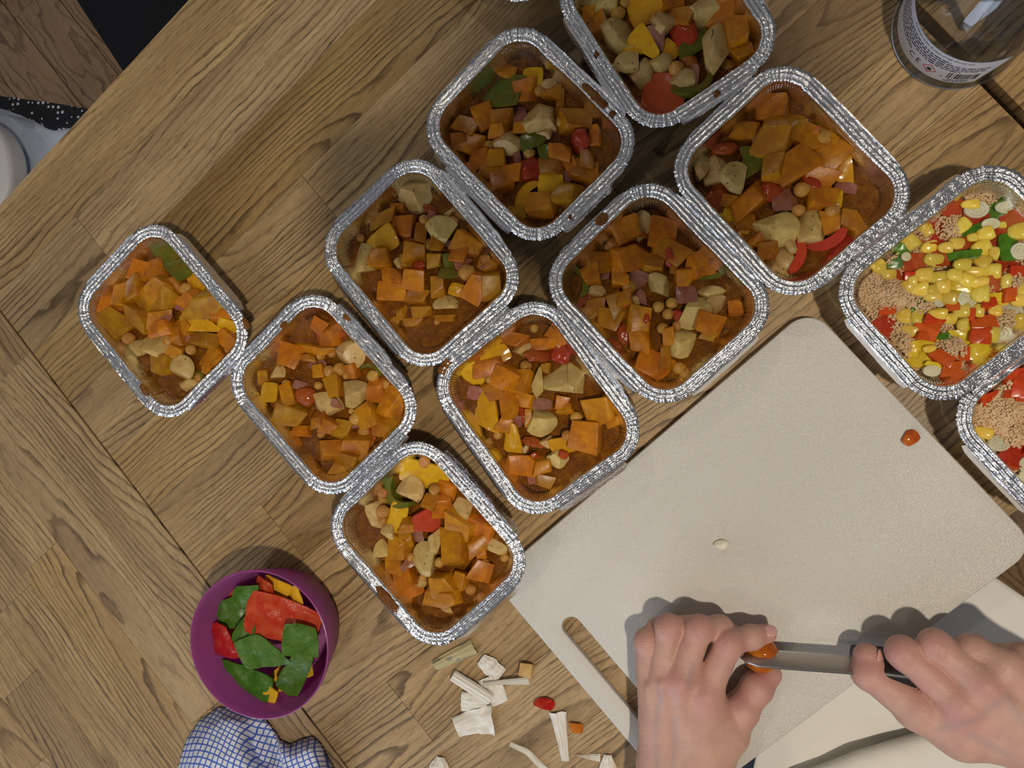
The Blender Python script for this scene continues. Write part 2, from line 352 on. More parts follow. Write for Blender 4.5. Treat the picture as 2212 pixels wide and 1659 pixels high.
# ------------------------------------------------------------------ room shell
FZ = -0.75; CZ = 1.66; RX0,RX1,RY0,RY1 = -2.1,2.0,-2.0,2.1
def slab(name, c, s, mat, kind='structure'):
    o = obj(name, box_mesh(name, *s, mat=mat), None, c); tag(o, kind=kind); return o
fl = slab('floor', ((RX0+RX1)/2,(RY0+RY1)/2,FZ-0.035), (RX1-RX0,RY1-RY0,0.05), M['floor_oak'])
slab('ceiling', ((RX0+RX1)/2,(RY0+RY1)/2,CZ+0.03), (RX1-RX0,RY1-RY0,0.06), M['white_paint'])
for nm,c,s in (('wall_left',(RX0-0.05,0.05,0.45),(0.1,4.3,2.5)),('wall_right',(RX1+0.05,0.05,0.45),(0.1,4.3,2.5)),('wall_front',(-0.05,RY0-0.05,0.45),(4.1,0.1,2.5)),('wall_back',(-0.05,RY1+0.05,0.45),(4.1,0.1,2.5))):
    slab(nm, c, s, M['white_paint'])
TA = math.radians(40.7)                     # the table's long direction
UX, VX = Vector((math.cos(TA),math.sin(TA),0)), Vector((-math.sin(TA),math.cos(TA),0))
def uv2w(u, v, z=0.0): return UX*u + VX*v + Vector((0,0,z))
# window in the front wall
wn = empty('window_1', (-0.75,RY0,0.60)); tag(wn, kind='structure')
for nm,c,s in (('frame_bar',(0,0.02,0.64),(2.06,0.04,0.07)),('frame_bar',(0,0.02,-0.64),(2.06,0.04,0.07)),('frame_bar',(-0.995,0.02,0),(0.07,0.04,1.21)),('frame_bar',(0.995,0.02,0),(0.07,0.04,1.21)),('frame_bar',(0,0.06,0),(0.05,0.02,1.21))):
    obj(nm, box_mesh(nm,*s,0.004,M['white_plastic']), wn, c)
# floor planks, laid square to the table's grain
PWD, PLN = 0.105, 0.9
fp = box_mesh('plank', PLN-0.0015, PWD-0.0015, 0.012, 0.0008, M['floor_oak'], 1, -0.006)
fa = math.radians(-50.5); fu, fv = Vector((math.cos(fa),math.sin(fa),0)), Vector((-math.sin(fa),math.cos(fa),0))
for j in range(-14,15):
    sh = (j*0.37)%1.0*PLN
    for i in range(-2,3):
        p = fu*(i*PLN+sh-0.2) + fv*(j*PWD+0.02)
        if p.x < RX0+0.5 or p.x > 1.2 or p.y < -1.2 or p.y > RY1-0.5: continue
        q = obj('plank', fp, fl, p+Vector((0,0,FZ+0.002))-fl.location); q.rotation_euler = (0,0,fa)
# ceiling downlights; the one near the back wall is added fill
for p,wh in ((KEY,'above the seated person'),(Vector((-1.15,-0.75,1.58)),'near the window wall'),(Vector((-0.55,1.45,1.58)),'added as fill near the back wall')):
    d = empty('ceiling_downlight', (p.x,p.y,CZ)); 
    tag(d, 'round recessed ceiling downlight '+wh+', outside the photo', 'lamp', 'ceiling downlights')
    obj('trim_ring', lathe('trim_ring', [(0.040,0.0),(0.052,0.0),(0.052,-0.006),(0.040,-0.010),(0.036,-0.004),(0.036,0.0)], 32, M['white_plastic']), d)
    obj('glow_disc', lathe('glow_disc', [(0.0,-0.003),(0.036,-0.003),(0.036,0.0),(0.0,0.0)], 32, M['lamp_glow']), d)
# ------------------------------------------------------------------ table
TT = 0.03
tbl = empty('dining_table', uv2w(0,0.125,FZ), TA)
tag(tbl, 'oak dining table of jointed staves under all the foil trays', 'table')
def tloc(u, v, z): return Vector((u, v-0.125, z-FZ))
def top_part(name, u0, u1, v0, v1, along_u, widths, lens, seed):
    rr = random.Random(seed)
    core = obj(name, box_mesh(name, u1-u0-0.002, v1-v0-0.002, TT-0.012, 0.001, M['oak'], 1), tbl, tloc((u0+u1)/2,(v0+v1)/2,-TT+(TT-0.012)/2))
    a0,a1,b0,b1 = (u0,u1,v0,v1) if along_u else (v0,v1,u0,u1)
    n = round((b1-b0)/widths); w = (b1-b0)/n
    for k in range(n):
        s = a0 - rr.random()*lens*0.8
        while s < a1:
            e = s + lens*(0.75+0.5*rr.random())
            if a1-e < 0.10: e = a1
            x0,x1 = max(s,a0), min(e,a1)
            if x1-x0 > 0.03:
                me = box_mesh('stave', x1-x0-0.0002, w-0.0002, 0.0118, 0.00025, M['oak'], 1)
                p = tloc((x0+x1)/2 if along_u else b0+(k+0.5)*w, b0+(k+0.5)*w if along_u else (x0+x1)/2, -0.0059)
                q = obj('stave', me, core, p-core.location)
                q.rotation_euler = (0,0,(0 if along_u else math.pi/2) + (math.pi if rr.random()<0.5 else 0))
            elif x1-x0 > 0: pass
            s = e
    return core
top_part('main_top', -0.4255, 0.3145, -0.257, 0.508, True, 0.066, 0.42, 3)
top_part('end_leaf', -0.87, -0.4270, -0.257, 0.508, False, 0.052, 0.40, 5)
top_part('far_leaf', 0.3230, 0.75, -0.257, 0.508, True, 0.066, 0.42, 11)
for u in (-0.80,0.68):
    for v in (-0.19,0.44):
        obj('leg', box_mesh('leg', 0.065, 0.065, 0.75-TT, 0.004, M['oak']), tbl, tloc(u,v,(FZ-TT)/2))
for v in (-0.19,0.44): obj('rail', box_mesh('rail', 1.40, 0.024, 0.07, 0.002, M['oak']), tbl, tloc(-0.06,v,-TT-0.036))
# ------------------------------------------------------------------ things on the floor beyond the upper left edge
z0 = FZ+0.0025
P = [at(x,y,z0+0.011) for x,y in ((168,2),(262,146))]
d = (P[1]-P[0]).normalized(); nrm = Vector((-d.y,d.x,0))
if nrm.x < 0: nrm = -nrm
c = (P[0]+P[1])/2 + nrm*0.30
mt = obj('floor_mat', curve_solid('floor_mat', [round_rect(0.42,0.30,0.02,4)], 0.004, 0.0015, M['black_matte']), None, (c.x,c.y,z0+0.0055))
mt.rotation_euler = (0,0,math.atan2(d.y,d.x)); tag(mt, 'dark navy mat on the floor past the upper left table edge', 'mat')
# pale plastic bag with a black dotted band, standing on the floor
bz = -0.34
bp = [at(-55,203,bz),at(20,216,bz),at(120,232,bz),at(240,250,bz),at(330,330,bz),at(230,430,bz),at(60,500,bz),at(-60,420,bz)]
bc = sum((Vector(p) for p in bp), Vector())/len(bp)
bag = empty('storage_bag', (bc.x,bc.y,z0)); tag(bag, 'pale blue-grey plastic bag with a black dotted band beside the table', 'bag')
def ringpts(scale, z, n=48):
    m = len(bp); out = []
    for i in range(n):
        f = i/n*m; k = int(f); s = f-k
        p0,p1,p2,p3 = (bp[(k+j-1)%m] for j in range(4))
        q = 0.5*((2*p1)+(p2-p0)*s+(2*p0-5*p1+4*p2-p3)*s*s+(3*p1-p0-3*p2+p3)*s**3) if False else p1.lerp(p2, s)
        out.append(Vector(((q.x-bc.x)*scale,(q.y-bc.y)*scale,z-z0)))
    return out
v = []; f = []
levels = [(0.80,z0),(0.92,z0+0.03),(0.97,-0.50),(0.99,bz-0.03),(0.97,bz-0.004),(0.93,bz-0.002),(0.7,bz-0.012),(0.4,bz-0.005),(0.12,bz-0.01)]
for li,(s,z) in enumerate(levels):
    for k,p in enumerate(ringpts(s,z)):
        w = 0.012*nz(p.x*9,p.y*9,li*0.7) if 0<li else 0
        v.append(p+Vector((w*0.4,w*0.4,w if li>4 else 0)))
n = 48
for li in range(len(levels)-1):
    for k in range(n): a=li*n+k; b=li*n+(k+1)%n; f.append((a,b,b+n,a+n))
f.append(tuple((len(levels)-1)*n+k for k in range(n))); f.append(tuple(range(n-1,-1,-1)))
obj('bag_body', mesh_from('bag_body', v, f, M['bag_plastic'], True, sharp=50), bag)
v = []; f = []; r0 = ringpts(1.0,bz); r1 = ringpts(1.0,bz)
for k in range(n):
    p = r0[k]; o_ = Vector((p.x,p.y,0)).normalized()
    for dx,dz in ((0.0,-0.03),(0.004,-0.03),(0.005,0.004),(-0.030,0.006),(-0.034,0.001),(-0.004,-0.001)): v.append(p+o_*dx+Vector((0,0,dz)))
for k in range(n):
    for j in range(6): a=k*6+j; b=((k+1)%n)*6+j; c2=((k+1)%n)*6+(j+1)%6; d2=k*6+(j+1)%6; f.append((a,b,c2,d2))
obj('dotted_band', mesh_from('dotted_band', v, f, M['dotted_fabric'], True, sharp=40), bag)
# white chair whose rounded seat corner shows at the left frame edge
sz = -0.29; e1 = at(20,372,sz)
ch = empty('white_stool', (e1.x-0.17,e1.y+0.005,z0)); tag(ch, 'white stool with a rounded seat end at the left frame edge', 'stool')
obj('seat', curve_solid('seat', [round_rect(0.16,0.072,0.068,12)], 0.008, 0.010, M['white_plastic'], 3), ch, (0,0,sz-0.018-z0))
for sx in (-1,1):
    for sy in (-1,1): obj('leg', tube('leg', [(-0.075+sx*0.065,sy*0.045,sz-0.036-z0),(-0.10+sx*0.07,sy*0.06,0)], [0.014,0.010], 10, M['white_plastic']), ch)
# ------------------------------------------------------------------ foil trays
TRA, TRB, TRH = 0.1205, 0.1450, 0.040          # outer size of the rim and height
IN = 0.0100                                      # width of the rolled rim
def tray_path(hx, hy, r, ncor=64, nst=36):
    """points of a rounded rectangle with outward normal and a corner weight"""
    P = []
    for (sx,sy,a0) in ((1,1,0),(-1,1,90),(-1,-1,180),(1,-1,270)):
        for k in range(ncor):
            t_ = k/(ncor-1); a = math.radians(a0+90*t_)
            P.append((sx*(hx-r), sy*(hy-r), math.cos(a), math.sin(a), min(1,6*min(t_,1-t_)+0.15), r))
        # straight run to the next corner
        a = math.radians(a0+90); nx,ny = math.cos(a), math.sin(a)
        s2x,s2y = {(1,1):(-1,1),(-1,1):(-1,-1),(-1,-1):(1,-1),(1,-1):(1,1)}[(sx,sy)]
        for k in range(1,nst):
            t_ = k/nst
            P.append(((sx+(s2x-sx)*t_)*(hx-r), (sy+(s2y-sy)*t_)*(hy-r), nx, ny, 0.0, r))
    return P
def make_tray(loc, th, label, seed, rim_z=TRH, fl_out=(1,1,1,1)):
    rr = random.Random(seed); g = np.random.default_rng(seed)
    root = empty('foil_tray', (loc.x,loc.y,rim_z-TRH+0.0003), th); tag(root, label, 'tray', 'foil takeaway trays')
    hx, hy, rc = TRA/2-0.001, TRB/2-0.001, 0.030
    path = tray_path(hx, hy, rc); n = len(path)
    zc = np.zeros(n); dc = np.zeros(n); ph = 0
    for i,p in enumerate(path):
        cw = p[4]
        zc[i] = (0.32+0.68*cw)*(g.uniform(-1,1)*0.0008) + (1-cw)*0.00004*g.uniform(-1,1); dc[i] = cw*g.uniform(-1,1)*0.0006
    wob = [0.0006*nz(p[0]*40+seed*3.1, p[1]*40, seed) for p in path]
    prof = [(-IN,-0.0025,0.2),(-IN+0.0004,0.0,0.5),(-0.0087,0.0010,1),(-0.0080,0.0011,1),(-0.0070,0.0001,1),(-0.0060,0.0002,0.6),(-0.0052,0.0010,0.4),(-0.0044,0.0010,0.4),(-0.0036,0.0002,0.6),(-0.0028,0.0001,1.0),(-0.0020,0.0011,1.1),(-0.0013,0.0010,1.2),(-0.0004,-0.0001,1.2),(0.0006,0.0002,1.2),(0.0004,-0.0012,1.0)]
    v = []
    for i,p in enumerate(path):
        for j,(d,z,wt) in enumerate(prof):
            jit = 0.85*zc[i]+0.35*zc[(i+j*7)%n] if p[4]>0.3 else 0.5*zc[i]+0.9*zc[(i+j*7)%n]
            dd = d + dc[i]*(0.35 if j<13 else 1.0) + wob[i]
            v.append((p[0]+p[2]*(p[5]+dd), p[1]+p[3]*(p[5]+dd), TRH+z+jit*wt + (p[4]*0.0004*(j>6))))
    obj('rim', mesh_from('rim', v, grid_faces(n, len(prof), True), M['foil'], True), root)
    # pleated wall and bottom
    v = []; lev = [(0.0,-IN-0.0002),(0.1,-IN-0.0017),(0.3,-IN-0.0045),(0.55,-IN-0.0078),(0.8,-IN-0.0112),(0.94,-IN-0.0132),(1.0,-IN-0.0160)]
    for i,p in enumerate(path):
        pl = (0.00075*p[4]+0.00030)*math.sin(i*math.pi/2.0+0.6*g.uniform(-1,1)) + 0.0002*g.uniform(-1,1)
        for j,(s,d) in enumerate(lev):
            dd = d + pl*min(1,s*5)*(1 if j<6 else 0.2) + wob[i]*(1-s)
            v.append((p[0]+p[2]*(p[5]+dd), p[1]+p[3]*(p[5]+dd), TRH-0.0025-(TRH-0.0031)*s))
    f = grid_faces(n, len(lev), True); m = len(lev)
    v.append((0,0,0.0006)); f += [(i*m+m-1, ((i+1)%n)*m+m-1, len(v)-1) for i in range(n)]
    obj('pan', mesh_from('pan', v, f, M['foil'], True), root)
    # folded lid flanges along the four straight sides
    for k,(sx,sy,L) in enumerate(((0,1,hx-rc),(-1,0,hy-rc),(0,-1,hx-rc),(1,0,hy-rc))):
        if sx==0 and sy==1: pass
        hh = hy if sx==0 else hx; v = []; ns = 14; b = rr.uniform(0.6,1.3)*fl_out[k]
        hm = 0.4 if fl_out[k]<0.3 else 1.0; pf = [(0.0002,0.0006),(0.0011,0.0013),(0.0019,0.0004),(0.0024+0.0006*b,-0.0016),(0.0028+0.0016*b,-0.0048),(0.0030+0.0018*b,-0.0052),(0.0020+0.0006*b,-0.0016),(0.0013,0.0002),(0.0004,-0.0006)]
        for i in range(ns):
            s = -1+2*i/(ns-1); e = 1-abs(s)**14*0.35
            for d,z in pf:
                w = 0.0005*nz(s*3+seed, k*2.0, d*600)
                x,y = (s*(L+0.002), sy*(hh+d*e+w)) if sx==0 else (sx*(hh+d*e+w), s*(L+0.002))
                v.append((x,y,TRH+(z*e if z>-0.001 else z*e*hm)))
        obj('flange', mesh_from('flange', v, [(i*9+j,(i+1)*9+j,(i+1)*9+(j+1)%9,i*9+(j+1)%9) for i in range(ns-1) for j in range(9)]+[tuple(range(8,-1,-1)),tuple((ns-1)*9+j for j in range(9))], M['foil'], True, sharp=50), root)
    return root
def inner_half(z):
    s = (TRH-0.0025-z)/(TRH-0.0031); d = IN+0.0002+0.0138*s
    return TRA/2-0.001-d, TRB/2-0.001-d, 0.030-d
def line_x(a, b, c, d):
    p = np.cross(np.cross([*a,1],[*b,1]), np.cross([*c,1],[*d,1])); return p[:2]/p[2]
TRAYS = {}
for k,(x,y,th) in {1:(-.4041,.0361,.7343),2:(-.2585,-.0250,.7497),3:(-.1758,.0791,.7077),4:(-.0894,.1747,.7620),5:(.0072,.0520,.7489),6:(-.0832,-.0340,.6367),7:(.0993,.1304,.7233),8:(-.1710,-.1427,.7530)}.items():
    TRAYS[k] = [Vector((x,y,0)), th, TRH]
def from_corner(px, dir_a, dir_b, which, z=TRH, a=TRA, b=TRB, is_u=False, turn=False):
    p = at(*px, z); w = at(*dir_b, z)-at(*dir_a, z)
    th = math.atan2(w.y,w.x) if is_u else math.atan2(w.x,-w.y)
    u = Vector((math.cos(th),math.sin(th),0)); w = Vector((math.sin(th),-math.cos(th),0))
    c = p + u*a/2 + (w*b/2 if which=='left' else -w*b/2); return [Vector((c.x,c.y,0)), th+(math.pi/2 if turn else 0), z]
TRAYS[9] = from_corner(line_x((1222,45),(1354,247),(1648,150),(1479,261)), (1222,45), (1354,247), 'bottom')
TRAYS[10] = from_corner(line_x((1820,580),(2083,369),(1827,678),(1975,826)), (1820,580), (2083,369), 'left', z=0.0440, is_u=True, a=TRB, b=TRA, turn=True)
TRAYS[11] = from_corner((2020,893), (2070,950), (2212,1100), 'left', a=TRB, b=TRA, turn=True)
TRAYS[12] = [None, 0.74, TRH]
p = at(1128,42,TRH); th=0.80; TRAYS[12][0] = Vector((p.x,p.y,0)) + Vector((math.cos(th),math.sin(th),0))*TRA/2 - Vector((math.sin(th),-math.cos(th),0))*TRB/2; TRAYS[12][1]=th
HANDLE = {1:'leftmost tray',2:'second-leftmost tray',3:'tray with bare-sauce corner',4:'second tray from top',5:'tray right of centre',6:'centre tray',7:'rightmost stew tray',8:'lowest tray',9:'topmost stew tray',10:'upper salad tray',11:'lower salad tray'}
TLAB = {1:'leftmost foil tray of vegetable stew, standing a little apart',2:'foil tray of stew between the leftmost tray and the lowest tray',
 3:'foil tray of stew with an empty corner of bare brown sauce',4:'foil tray of stew holding a big green pepper square, second from top',
 5:'foil tray of stew right of centre, against the upper board edge',6:'foil tray of stew in the centre with an orange-stained rim corner',
 7:'rightmost foil tray of stew with two red pepper strips',8:'lowest foil tray of stew, nearest the purple bowl',9:'topmost foil tray of stew, cut off by the top frame edge',
 10:'foil tray of couscous salad topped with yellow sweetcorn',11:'foil tray of couscous at the right edge, partly under the corn salad tray',12:'foil tray corner just showing at the top frame edge'}
TROOT = {}
for k,(c,th,z) in TRAYS.items(): TROOT[k] = make_tray(c, th, TLAB[k], k*13+1, z, {6:(0.6,0.7,2.6,0.7),1:(0.6,1,0.1,0.6),2:(0.6,1,0.2,0.6)}.get(k,(0.6,1,1,0.6)))
def tl(k, x, y):     # tray-local -> world
    c,th,z = TRAYS[k]; return Vector((c.x+x*math.cos(th)-y*math.sin(th), c.y+x*math.sin(th)+y*math.cos(th), 0))
def tray_local(k, p):
    c,th,z = TRAYS[k]; d = p-c; return d.x*math.cos(th)+d.y*math.sin(th), -d.x*math.sin(th)+d.y*math.cos(th)
SAUCE_Z = {1:.0235,2:.0245,3:.0245,4:.0225,5:.0225,6:.0245,7:.0235,8:.0225,9:.0235,10:.0250,11:.0250}
def filling(k, name, mat, zs, amp, label, cat):
    hx,hy,r = inner_half(zs); base = tray_path(hx+0.0006,hy+0.0006,max(r,0.004),16,6); n=len(base)
    v = []; rings = 26
    for j in range(rings+1):
        s = 1-(j/rings)
        for p in base:
            x,y = (p[0]+p[2]*p[5])*s, (p[1]+p[3]*p[5])*s
            z = zs + amp*(nz(x*150+k*7,y*150,k)*0.6+nz(x*55+k*3,y*55,k+9)*0.9)*min(1,(1-s)*9) + (0.0010*max(0,1-(1-s)*16))
            v.append((x,y,z))
    f = [(j*n+i,j*n+(i+1)%n,(j+1)*n+(i+1)%n,(j+1)*n+i) for j in range(rings) for i in range(n)]
    # closed underside so that the filling has a body
    hb = inner_half(0.004); b2 = tray_path(hb[0]-0.002,hb[1]-0.002,max(hb[2],0.004),16,6); o0 = len(v)
    v += [(p[0]+p[2]*p[5],p[1]+p[3]*p[5],0.004) for p in b2]
    f += [(o0+i,o0+(i+1)%n,(i+1)%n,i) for i in range(n)] + [tuple(o0+i for i in range(n-1,-1,-1))]
    bm = bmesh.new(); me0 = mesh_from(name, v, f); bm.from_mesh(me0); bmesh.ops.remove_doubles(bm, verts=bm.verts[:], dist=2e-6); bpy.data.meshes.remove(me0)
    o = obj(name, bm_mesh(name, bm, mat, True), None, (TRAYS[k][0].x,TRAYS[k][0].y,TRAYS[k][2]-TRH+0.0004)); o.rotation_euler = (0,0,TRAYS[k][1])
    tag(o, label, cat, kind='stuff'); return o
for k in range(1,10): filling(k, 'stew_sauce', M['sauce'], SAUCE_Z[k]+0.0014, 0.0026, 'glossy brown tomato sauce filling the '+HANDLE[k], 'sauce')
# sauce smears on the rims
def smear(k, pxs, w):
    z = TRAYS[k][2]+0.0016; pts = [at(*p, z) for p in pxs]; n = len(pts); v = []; f = []
    d = (pts[-1]-pts[0]).normalized(); s = Vector((-d.y,d.x,0)); m = 9; N = 12
    for i in range(N+1):
        t_ = i/N; p = pts[0].lerp(pts[-1], t_); ww = w*(0.55+0.45*math.sin(math.pi*min(1,max(0,t_*1.0)))+0.3*nz(t_*5,k,p.x*40))*(0.15 if i in (0,N) else 1)
        for j in range(m):
            q = -1+2*j/(m-1); v.append(p+s*q*ww+Vector((0,0,0.0007*(1-q*q)*(0 if i in (0,N) else 1)-0.0004)))
    me = mesh_from('sauce_smear', [x-TROOT[k].location for x in v], grid_faces(N+1,m), M['sauce'], True)
    o = obj('sauce_smear', me, TROOT[k]); o.rotation_euler = (0,0,-TRAYS[k][1])
    o.location = (0,0,0)
smear(8,((812,1266),(858,1322)),0.0045); smear(1,((302,830),(322,856)),0.0035); smear(4,((1258,180),(1312,232)),0.0035); smear(4,((1318,240),(1328,250)),0.0025)
smear(6,((948,808),(972,776)),0.0035); smear(2,((606,708),(620,696)),0.003); smear(2,((741,680),(755,692)),0.002); smear(1,((524,686),(536,712)),0.003)
smear(9,((1541,208),(1556,196)),0.0025); smear(9,((1286,110),(1292,122)),0.0018); smear(5,((1286,484),(1312,462)),0.004); smear(4,((1228,472),(1236,466)),0.0018)
# ------------------------------------------------------------------ food pieces
def v_chunk(seed, mat, jit=0.17, bev=0.10):
    r = random.Random(seed); bm = bmesh.new(); bmesh.ops.create_cube(bm, size=1.0)
    for v in bm.verts: v.co = Vector([c+r.uniform(-jit,jit) for c in v.co])
    if r.random() < 0.6:
        no = Vector((r.uniform(-1,1),r.uniform(-1,1),r.uniform(0.2,1))).normalized()
        bmesh.ops.bisect_plane(bm, geom=bm.verts[:]+bm.edges[:]+bm.faces[:], plane_co=no*r.uniform(0.42,0.55), plane_no=no, clear_outer=True)
        ed = [e for e in bm.edges if e.is_boundary]
        if ed: bmesh.ops.contextual_create(bm, geom=ed)
    bmesh.ops.bevel(bm, geom=bm.edges[:], offset=bev*0.7, segments=2, profile=0.6, affect='EDGES')
    return bm_mesh('chunk', bm, M[mat], True, 50)
def v_potato(seed, mat):
    r = random.Random(seed); bm = bmesh.new(); bmesh.ops.create_icosphere(bm, subdivisions=3, radius=0.62)
    for v in bm.verts: v.co *= 1+0.10*nz(v.co.x*2+seed,v.co.y*2,v.co.z*2)
    a0 = r.uniform(0,6.28)
    for i in range(r.choice((3,4,4))):
        a = a0+i*r.uniform(1.2,2.0); no = Vector((math.cos(a),math.sin(a),r.uniform(-0.3,0.9))).normalized()
        bmesh.ops.bisect_plane(bm, geom=bm.verts[:]+bm.edges[:]+bm.faces[:], plane_co=no*r.uniform(0.30,0.44), plane_no=no, clear_outer=True)
        ed = [e for e in bm.edges if e.is_boundary]
        if ed: bmesh.ops.holes_fill(bm, edges=ed, sides=0)
    sh = [e for e in bm.edges if len(e.link_faces)==2 and e.calc_face_angle(0)>0.5]
    if sh: bmesh.ops.bevel(bm, geom=sh, offset=0.035, segments=2, profile=0.6, affect='EDGES')
    xs = [v.co for v in bm.verts]; lo = Vector([min(c[i] for c in xs) for i in range(3)]); hi = Vector([max(c[i] for c in xs) for i in range(3)])
    for v in bm.verts: v.co = Vector([(v.co[i]-(lo[i]+hi[i])/2)/max(hi[i]-lo[i],1e-4) for i in range(3)])
    return bm_mesh('potato', bm, M[mat], True, 40)
def v_pea(seed, mat):
    r = random.Random(seed); bm = bmesh.new(); bmesh.ops.create_uvsphere(bm, u_segments=16, v_segments=12, radius=0.5)
    for v in bm.verts:
        d = v.co.normalized(); k = 1 + 0.24*max(0,d.dot(Vector((0.9,0.1,0.2)).normalized())-0.80)/0.2
        gsh = 1-0.10*math.exp(-((d.y)/0.12)**2)*(1 if d.x>0.2 else 0)
        v.co = d*0.5*k*gsh*(1+0.05*nz(d.x*2+seed,d.y*2,d.z*2))
    return bm_mesh('chickpea', bm, M[mat], True)
def v_sheet(seed, mat, curl=0.30, thick=0.16, jit=0.13, n=8, ripple=0.05):
    r = random.Random(seed); co = [(-.5+r.uniform(-jit,jit),-.5+r.uniform(-jit,jit)),(.5+r.uniform(-jit,jit),-.5+r.uniform(-jit,jit)),(.5+r.uniform(-jit,jit),.5+r.uniform(-jit,jit)),(-.5+r.uniform(-jit,jit),.5+r.uniform(-jit,jit))]
    if r.random() < 0.35: k = r.randrange(4); co[k] = ((co[k][0]+co[(k+1)%4][0])/2,(co[k][1]+co[(k+1)%4][1])/2)
    v = []
    for i in range(n):
        for j in range(n):
            s,t_ = i/(n-1), j/(n-1)
            s2,t2 = 0.5+(s-.5)*(1-0.10*abs(2*t_-1)**3), 0.5+(t_-.5)*(1-0.10*abs(2*s-1)**3)
            x = (1-s2)*(1-t2)*co[0][0]+s2*(1-t2)*co[1][0]+s2*t2*co[2][0]+(1-s2)*t2*co[3][0]
            y = (1-s2)*(1-t2)*co[0][1]+s2*(1-t2)*co[1][1]+s2*t2*co[2][1]+(1-s2)*t2*co[3][1]
            z = curl*(0.5-2*(x*x*0.8+y*y*0.25)) + ripple*nz(x*4+seed,y*4,seed)
            v.append((x,y,z))
    f = grid_faces(n,n); m = len(v); e = []
    bmv = v + [(x,y,z-thick) for x,y,z in v]
    f2 = [tuple(reversed([a+m for a in q])) for q in f]
    rim = [i*n for i in range(n)] + [(n-1)*n+j for j in range(1,n)] + [i*n+n-1 for i in range(n-2,-1,-1)] + [j for j in range(n-2,0,-1)]
    side = [(rim[i],rim[(i+1)%len(rim)],rim[(i+1)%len(rim)]+m,rim[i]+m) for i in range(len(rim))]
    bm = bmesh.new(); me = mesh_from('sheet', bmv, f+f2+side); bm.from_mesh(me); bpy.data.meshes.remove(me)
    return bm_mesh('sheet', bm, M[mat], True, 55)
def v_strip(seed, mat, arc=150, thick=0.20, high=0.35):
    v = []; n = 18; R = 0.5
    for i in range(n):
        a = math.radians(-arc/2+arc*i/(n-1)); w = thick*(1-0.55*abs(2*i/(n-1)-1)**4)
        for dr,dz in ((-w/2,-high/2),(w/2,-high/2),(w*0.62,0),(w/2,high/2),(-w/2,high/2),(-w*0.38,0)): v.append(((R+dr)*math.cos(a)-0.32,(R+dr)*math.sin(a),dz))
    f = [(i*6+j,i*6+(j+1)%6,(i+1)*6+(j+1)%6,(i+1)*6+j) for i in range(n-1) for j in range(6)]+[tuple(range(5,-1,-1)),tuple((n-1)*6+j for j in range(6))]
    bm = bmesh.new(); me = mesh_from('strip', v, f); bm.from_mesh(me); bpy.data.meshes.remove(me)
    xs=[q.co.x for q in bm.verts]; ys=[q.co.y for q in bm.verts]; zs=[q.co.z for q in bm.verts]
    for q in bm.verts: q.co = Vector(((q.co.x-(min(xs)+max(xs))/2)/(max(xs)-min(xs)),q.co.y/(max(ys)-min(ys)),q.co.z/(max(zs)-min(zs))))
    return bm_mesh('strip', bm, M[mat], True, 50)
def v_blob(seed, mat, amp=0.35):
    bm = bmesh.new(); bmesh.ops.create_icosphere(bm, subdivisions=3, radius=0.5)
    for v in bm.verts: v.co *= 1+amp*nz(v.co.x*3+seed*5,v.co.y*3,v.co.z*3)+0.12*nz(v.co.x*9,v.co.y*9+seed,v.co.z*9)
    return bm_mesh('blob', bm, M[mat], True)
def v_corn(seed, mat):
    r = random.Random(seed); bm = bmesh.new(); bmesh.ops.create_uvsphere(bm, u_segments=14, v_segments=10, radius=0.5)
    for v in bm.verts:
        d = v.co*2; se = lambda c,p: math.copysign(abs(c)**p,c)
        x,y,z = se(d.x,0.72)*0.5,se(d.y,0.72)*0.5,se(d.z,0.72)*0.5
        v.co = Vector((x,y*(0.80+0.38*(x+0.5)),z*(0.85+0.25*(x+0.5))))*(1+0.05*nz(x*3+seed,y*3,z*3))
        if x>0.36 and abs(y)<0.25: v.co.x -= 0.06
    return bm_mesh('corn', bm, M[mat], True)
def v_disc(seed, mat):
    me = lathe('disc', [(0,-0.5),(0.42,-0.5),(0.5,-0.35),(0.5,0.35),(0.45,0.5),(0.36,0.5),(0.33,0.36),(0.28,0.5),(0.20,0.5),(0.17,0.38),(0.12,0.5),(0,0.5)], 22, M[mat], 40); return me
MV = {}
def variants(key, fn, n, *a, **k): MV[key] = [fn(s*17+hash_(key)%97, *a, **k) for s in range(n)]
def hash_(s): return sum((i+1)*ord(c) for i,c in enumerate(s))
variants('S', v_chunk, 12, 'sweet_potato', jit=0.19); variants('B', v_chunk, 7, 'squash', jit=0.20); variants('P', v_potato, 10, 'potato'); variants('C', v_pea, 5, 'chickpea')
variants('Y', v_sheet, 6, 'yellow_pepper', ripple=0.08); variants('G', v_sheet, 5, 'green_pepper_cooked', curl=0.25); variants('R', v_sheet, 3, 'red_pepper_cooked', curl=0.3, thick=0.22, jit=0.05)
variants('T', v_blob, 6, 'tomato_cooked'); variants('O', v_sheet, 6, 'onion_cooked', curl=0.35, thick=0.10, jit=0.16)
variants('g', v_strip, 2, 'green_pepper_cooked'); variants('y', v_strip, 2, 'yellow_pepper'); variants('r', v_strip, 2, 'red_pepper_cooked', arc=70, thick=0.14)
variants('K', v_corn, 6, 'corn'); variants('W', v_disc, 2, 'spring_onion'); variants('F', v_sheet, 6, 'tomato_fresh', curl=0.35, thick=0.25); variants('Q', v_chunk, 6, 'orange_pepper', jit=0.2); variants('H', v_sheet, 5, 'green_fresh', curl=0.3, thick=0.18)
variants('N', v_sheet, 5, 'banana_pepper', curl=0.35, thick=0.16, ripple=0.15)
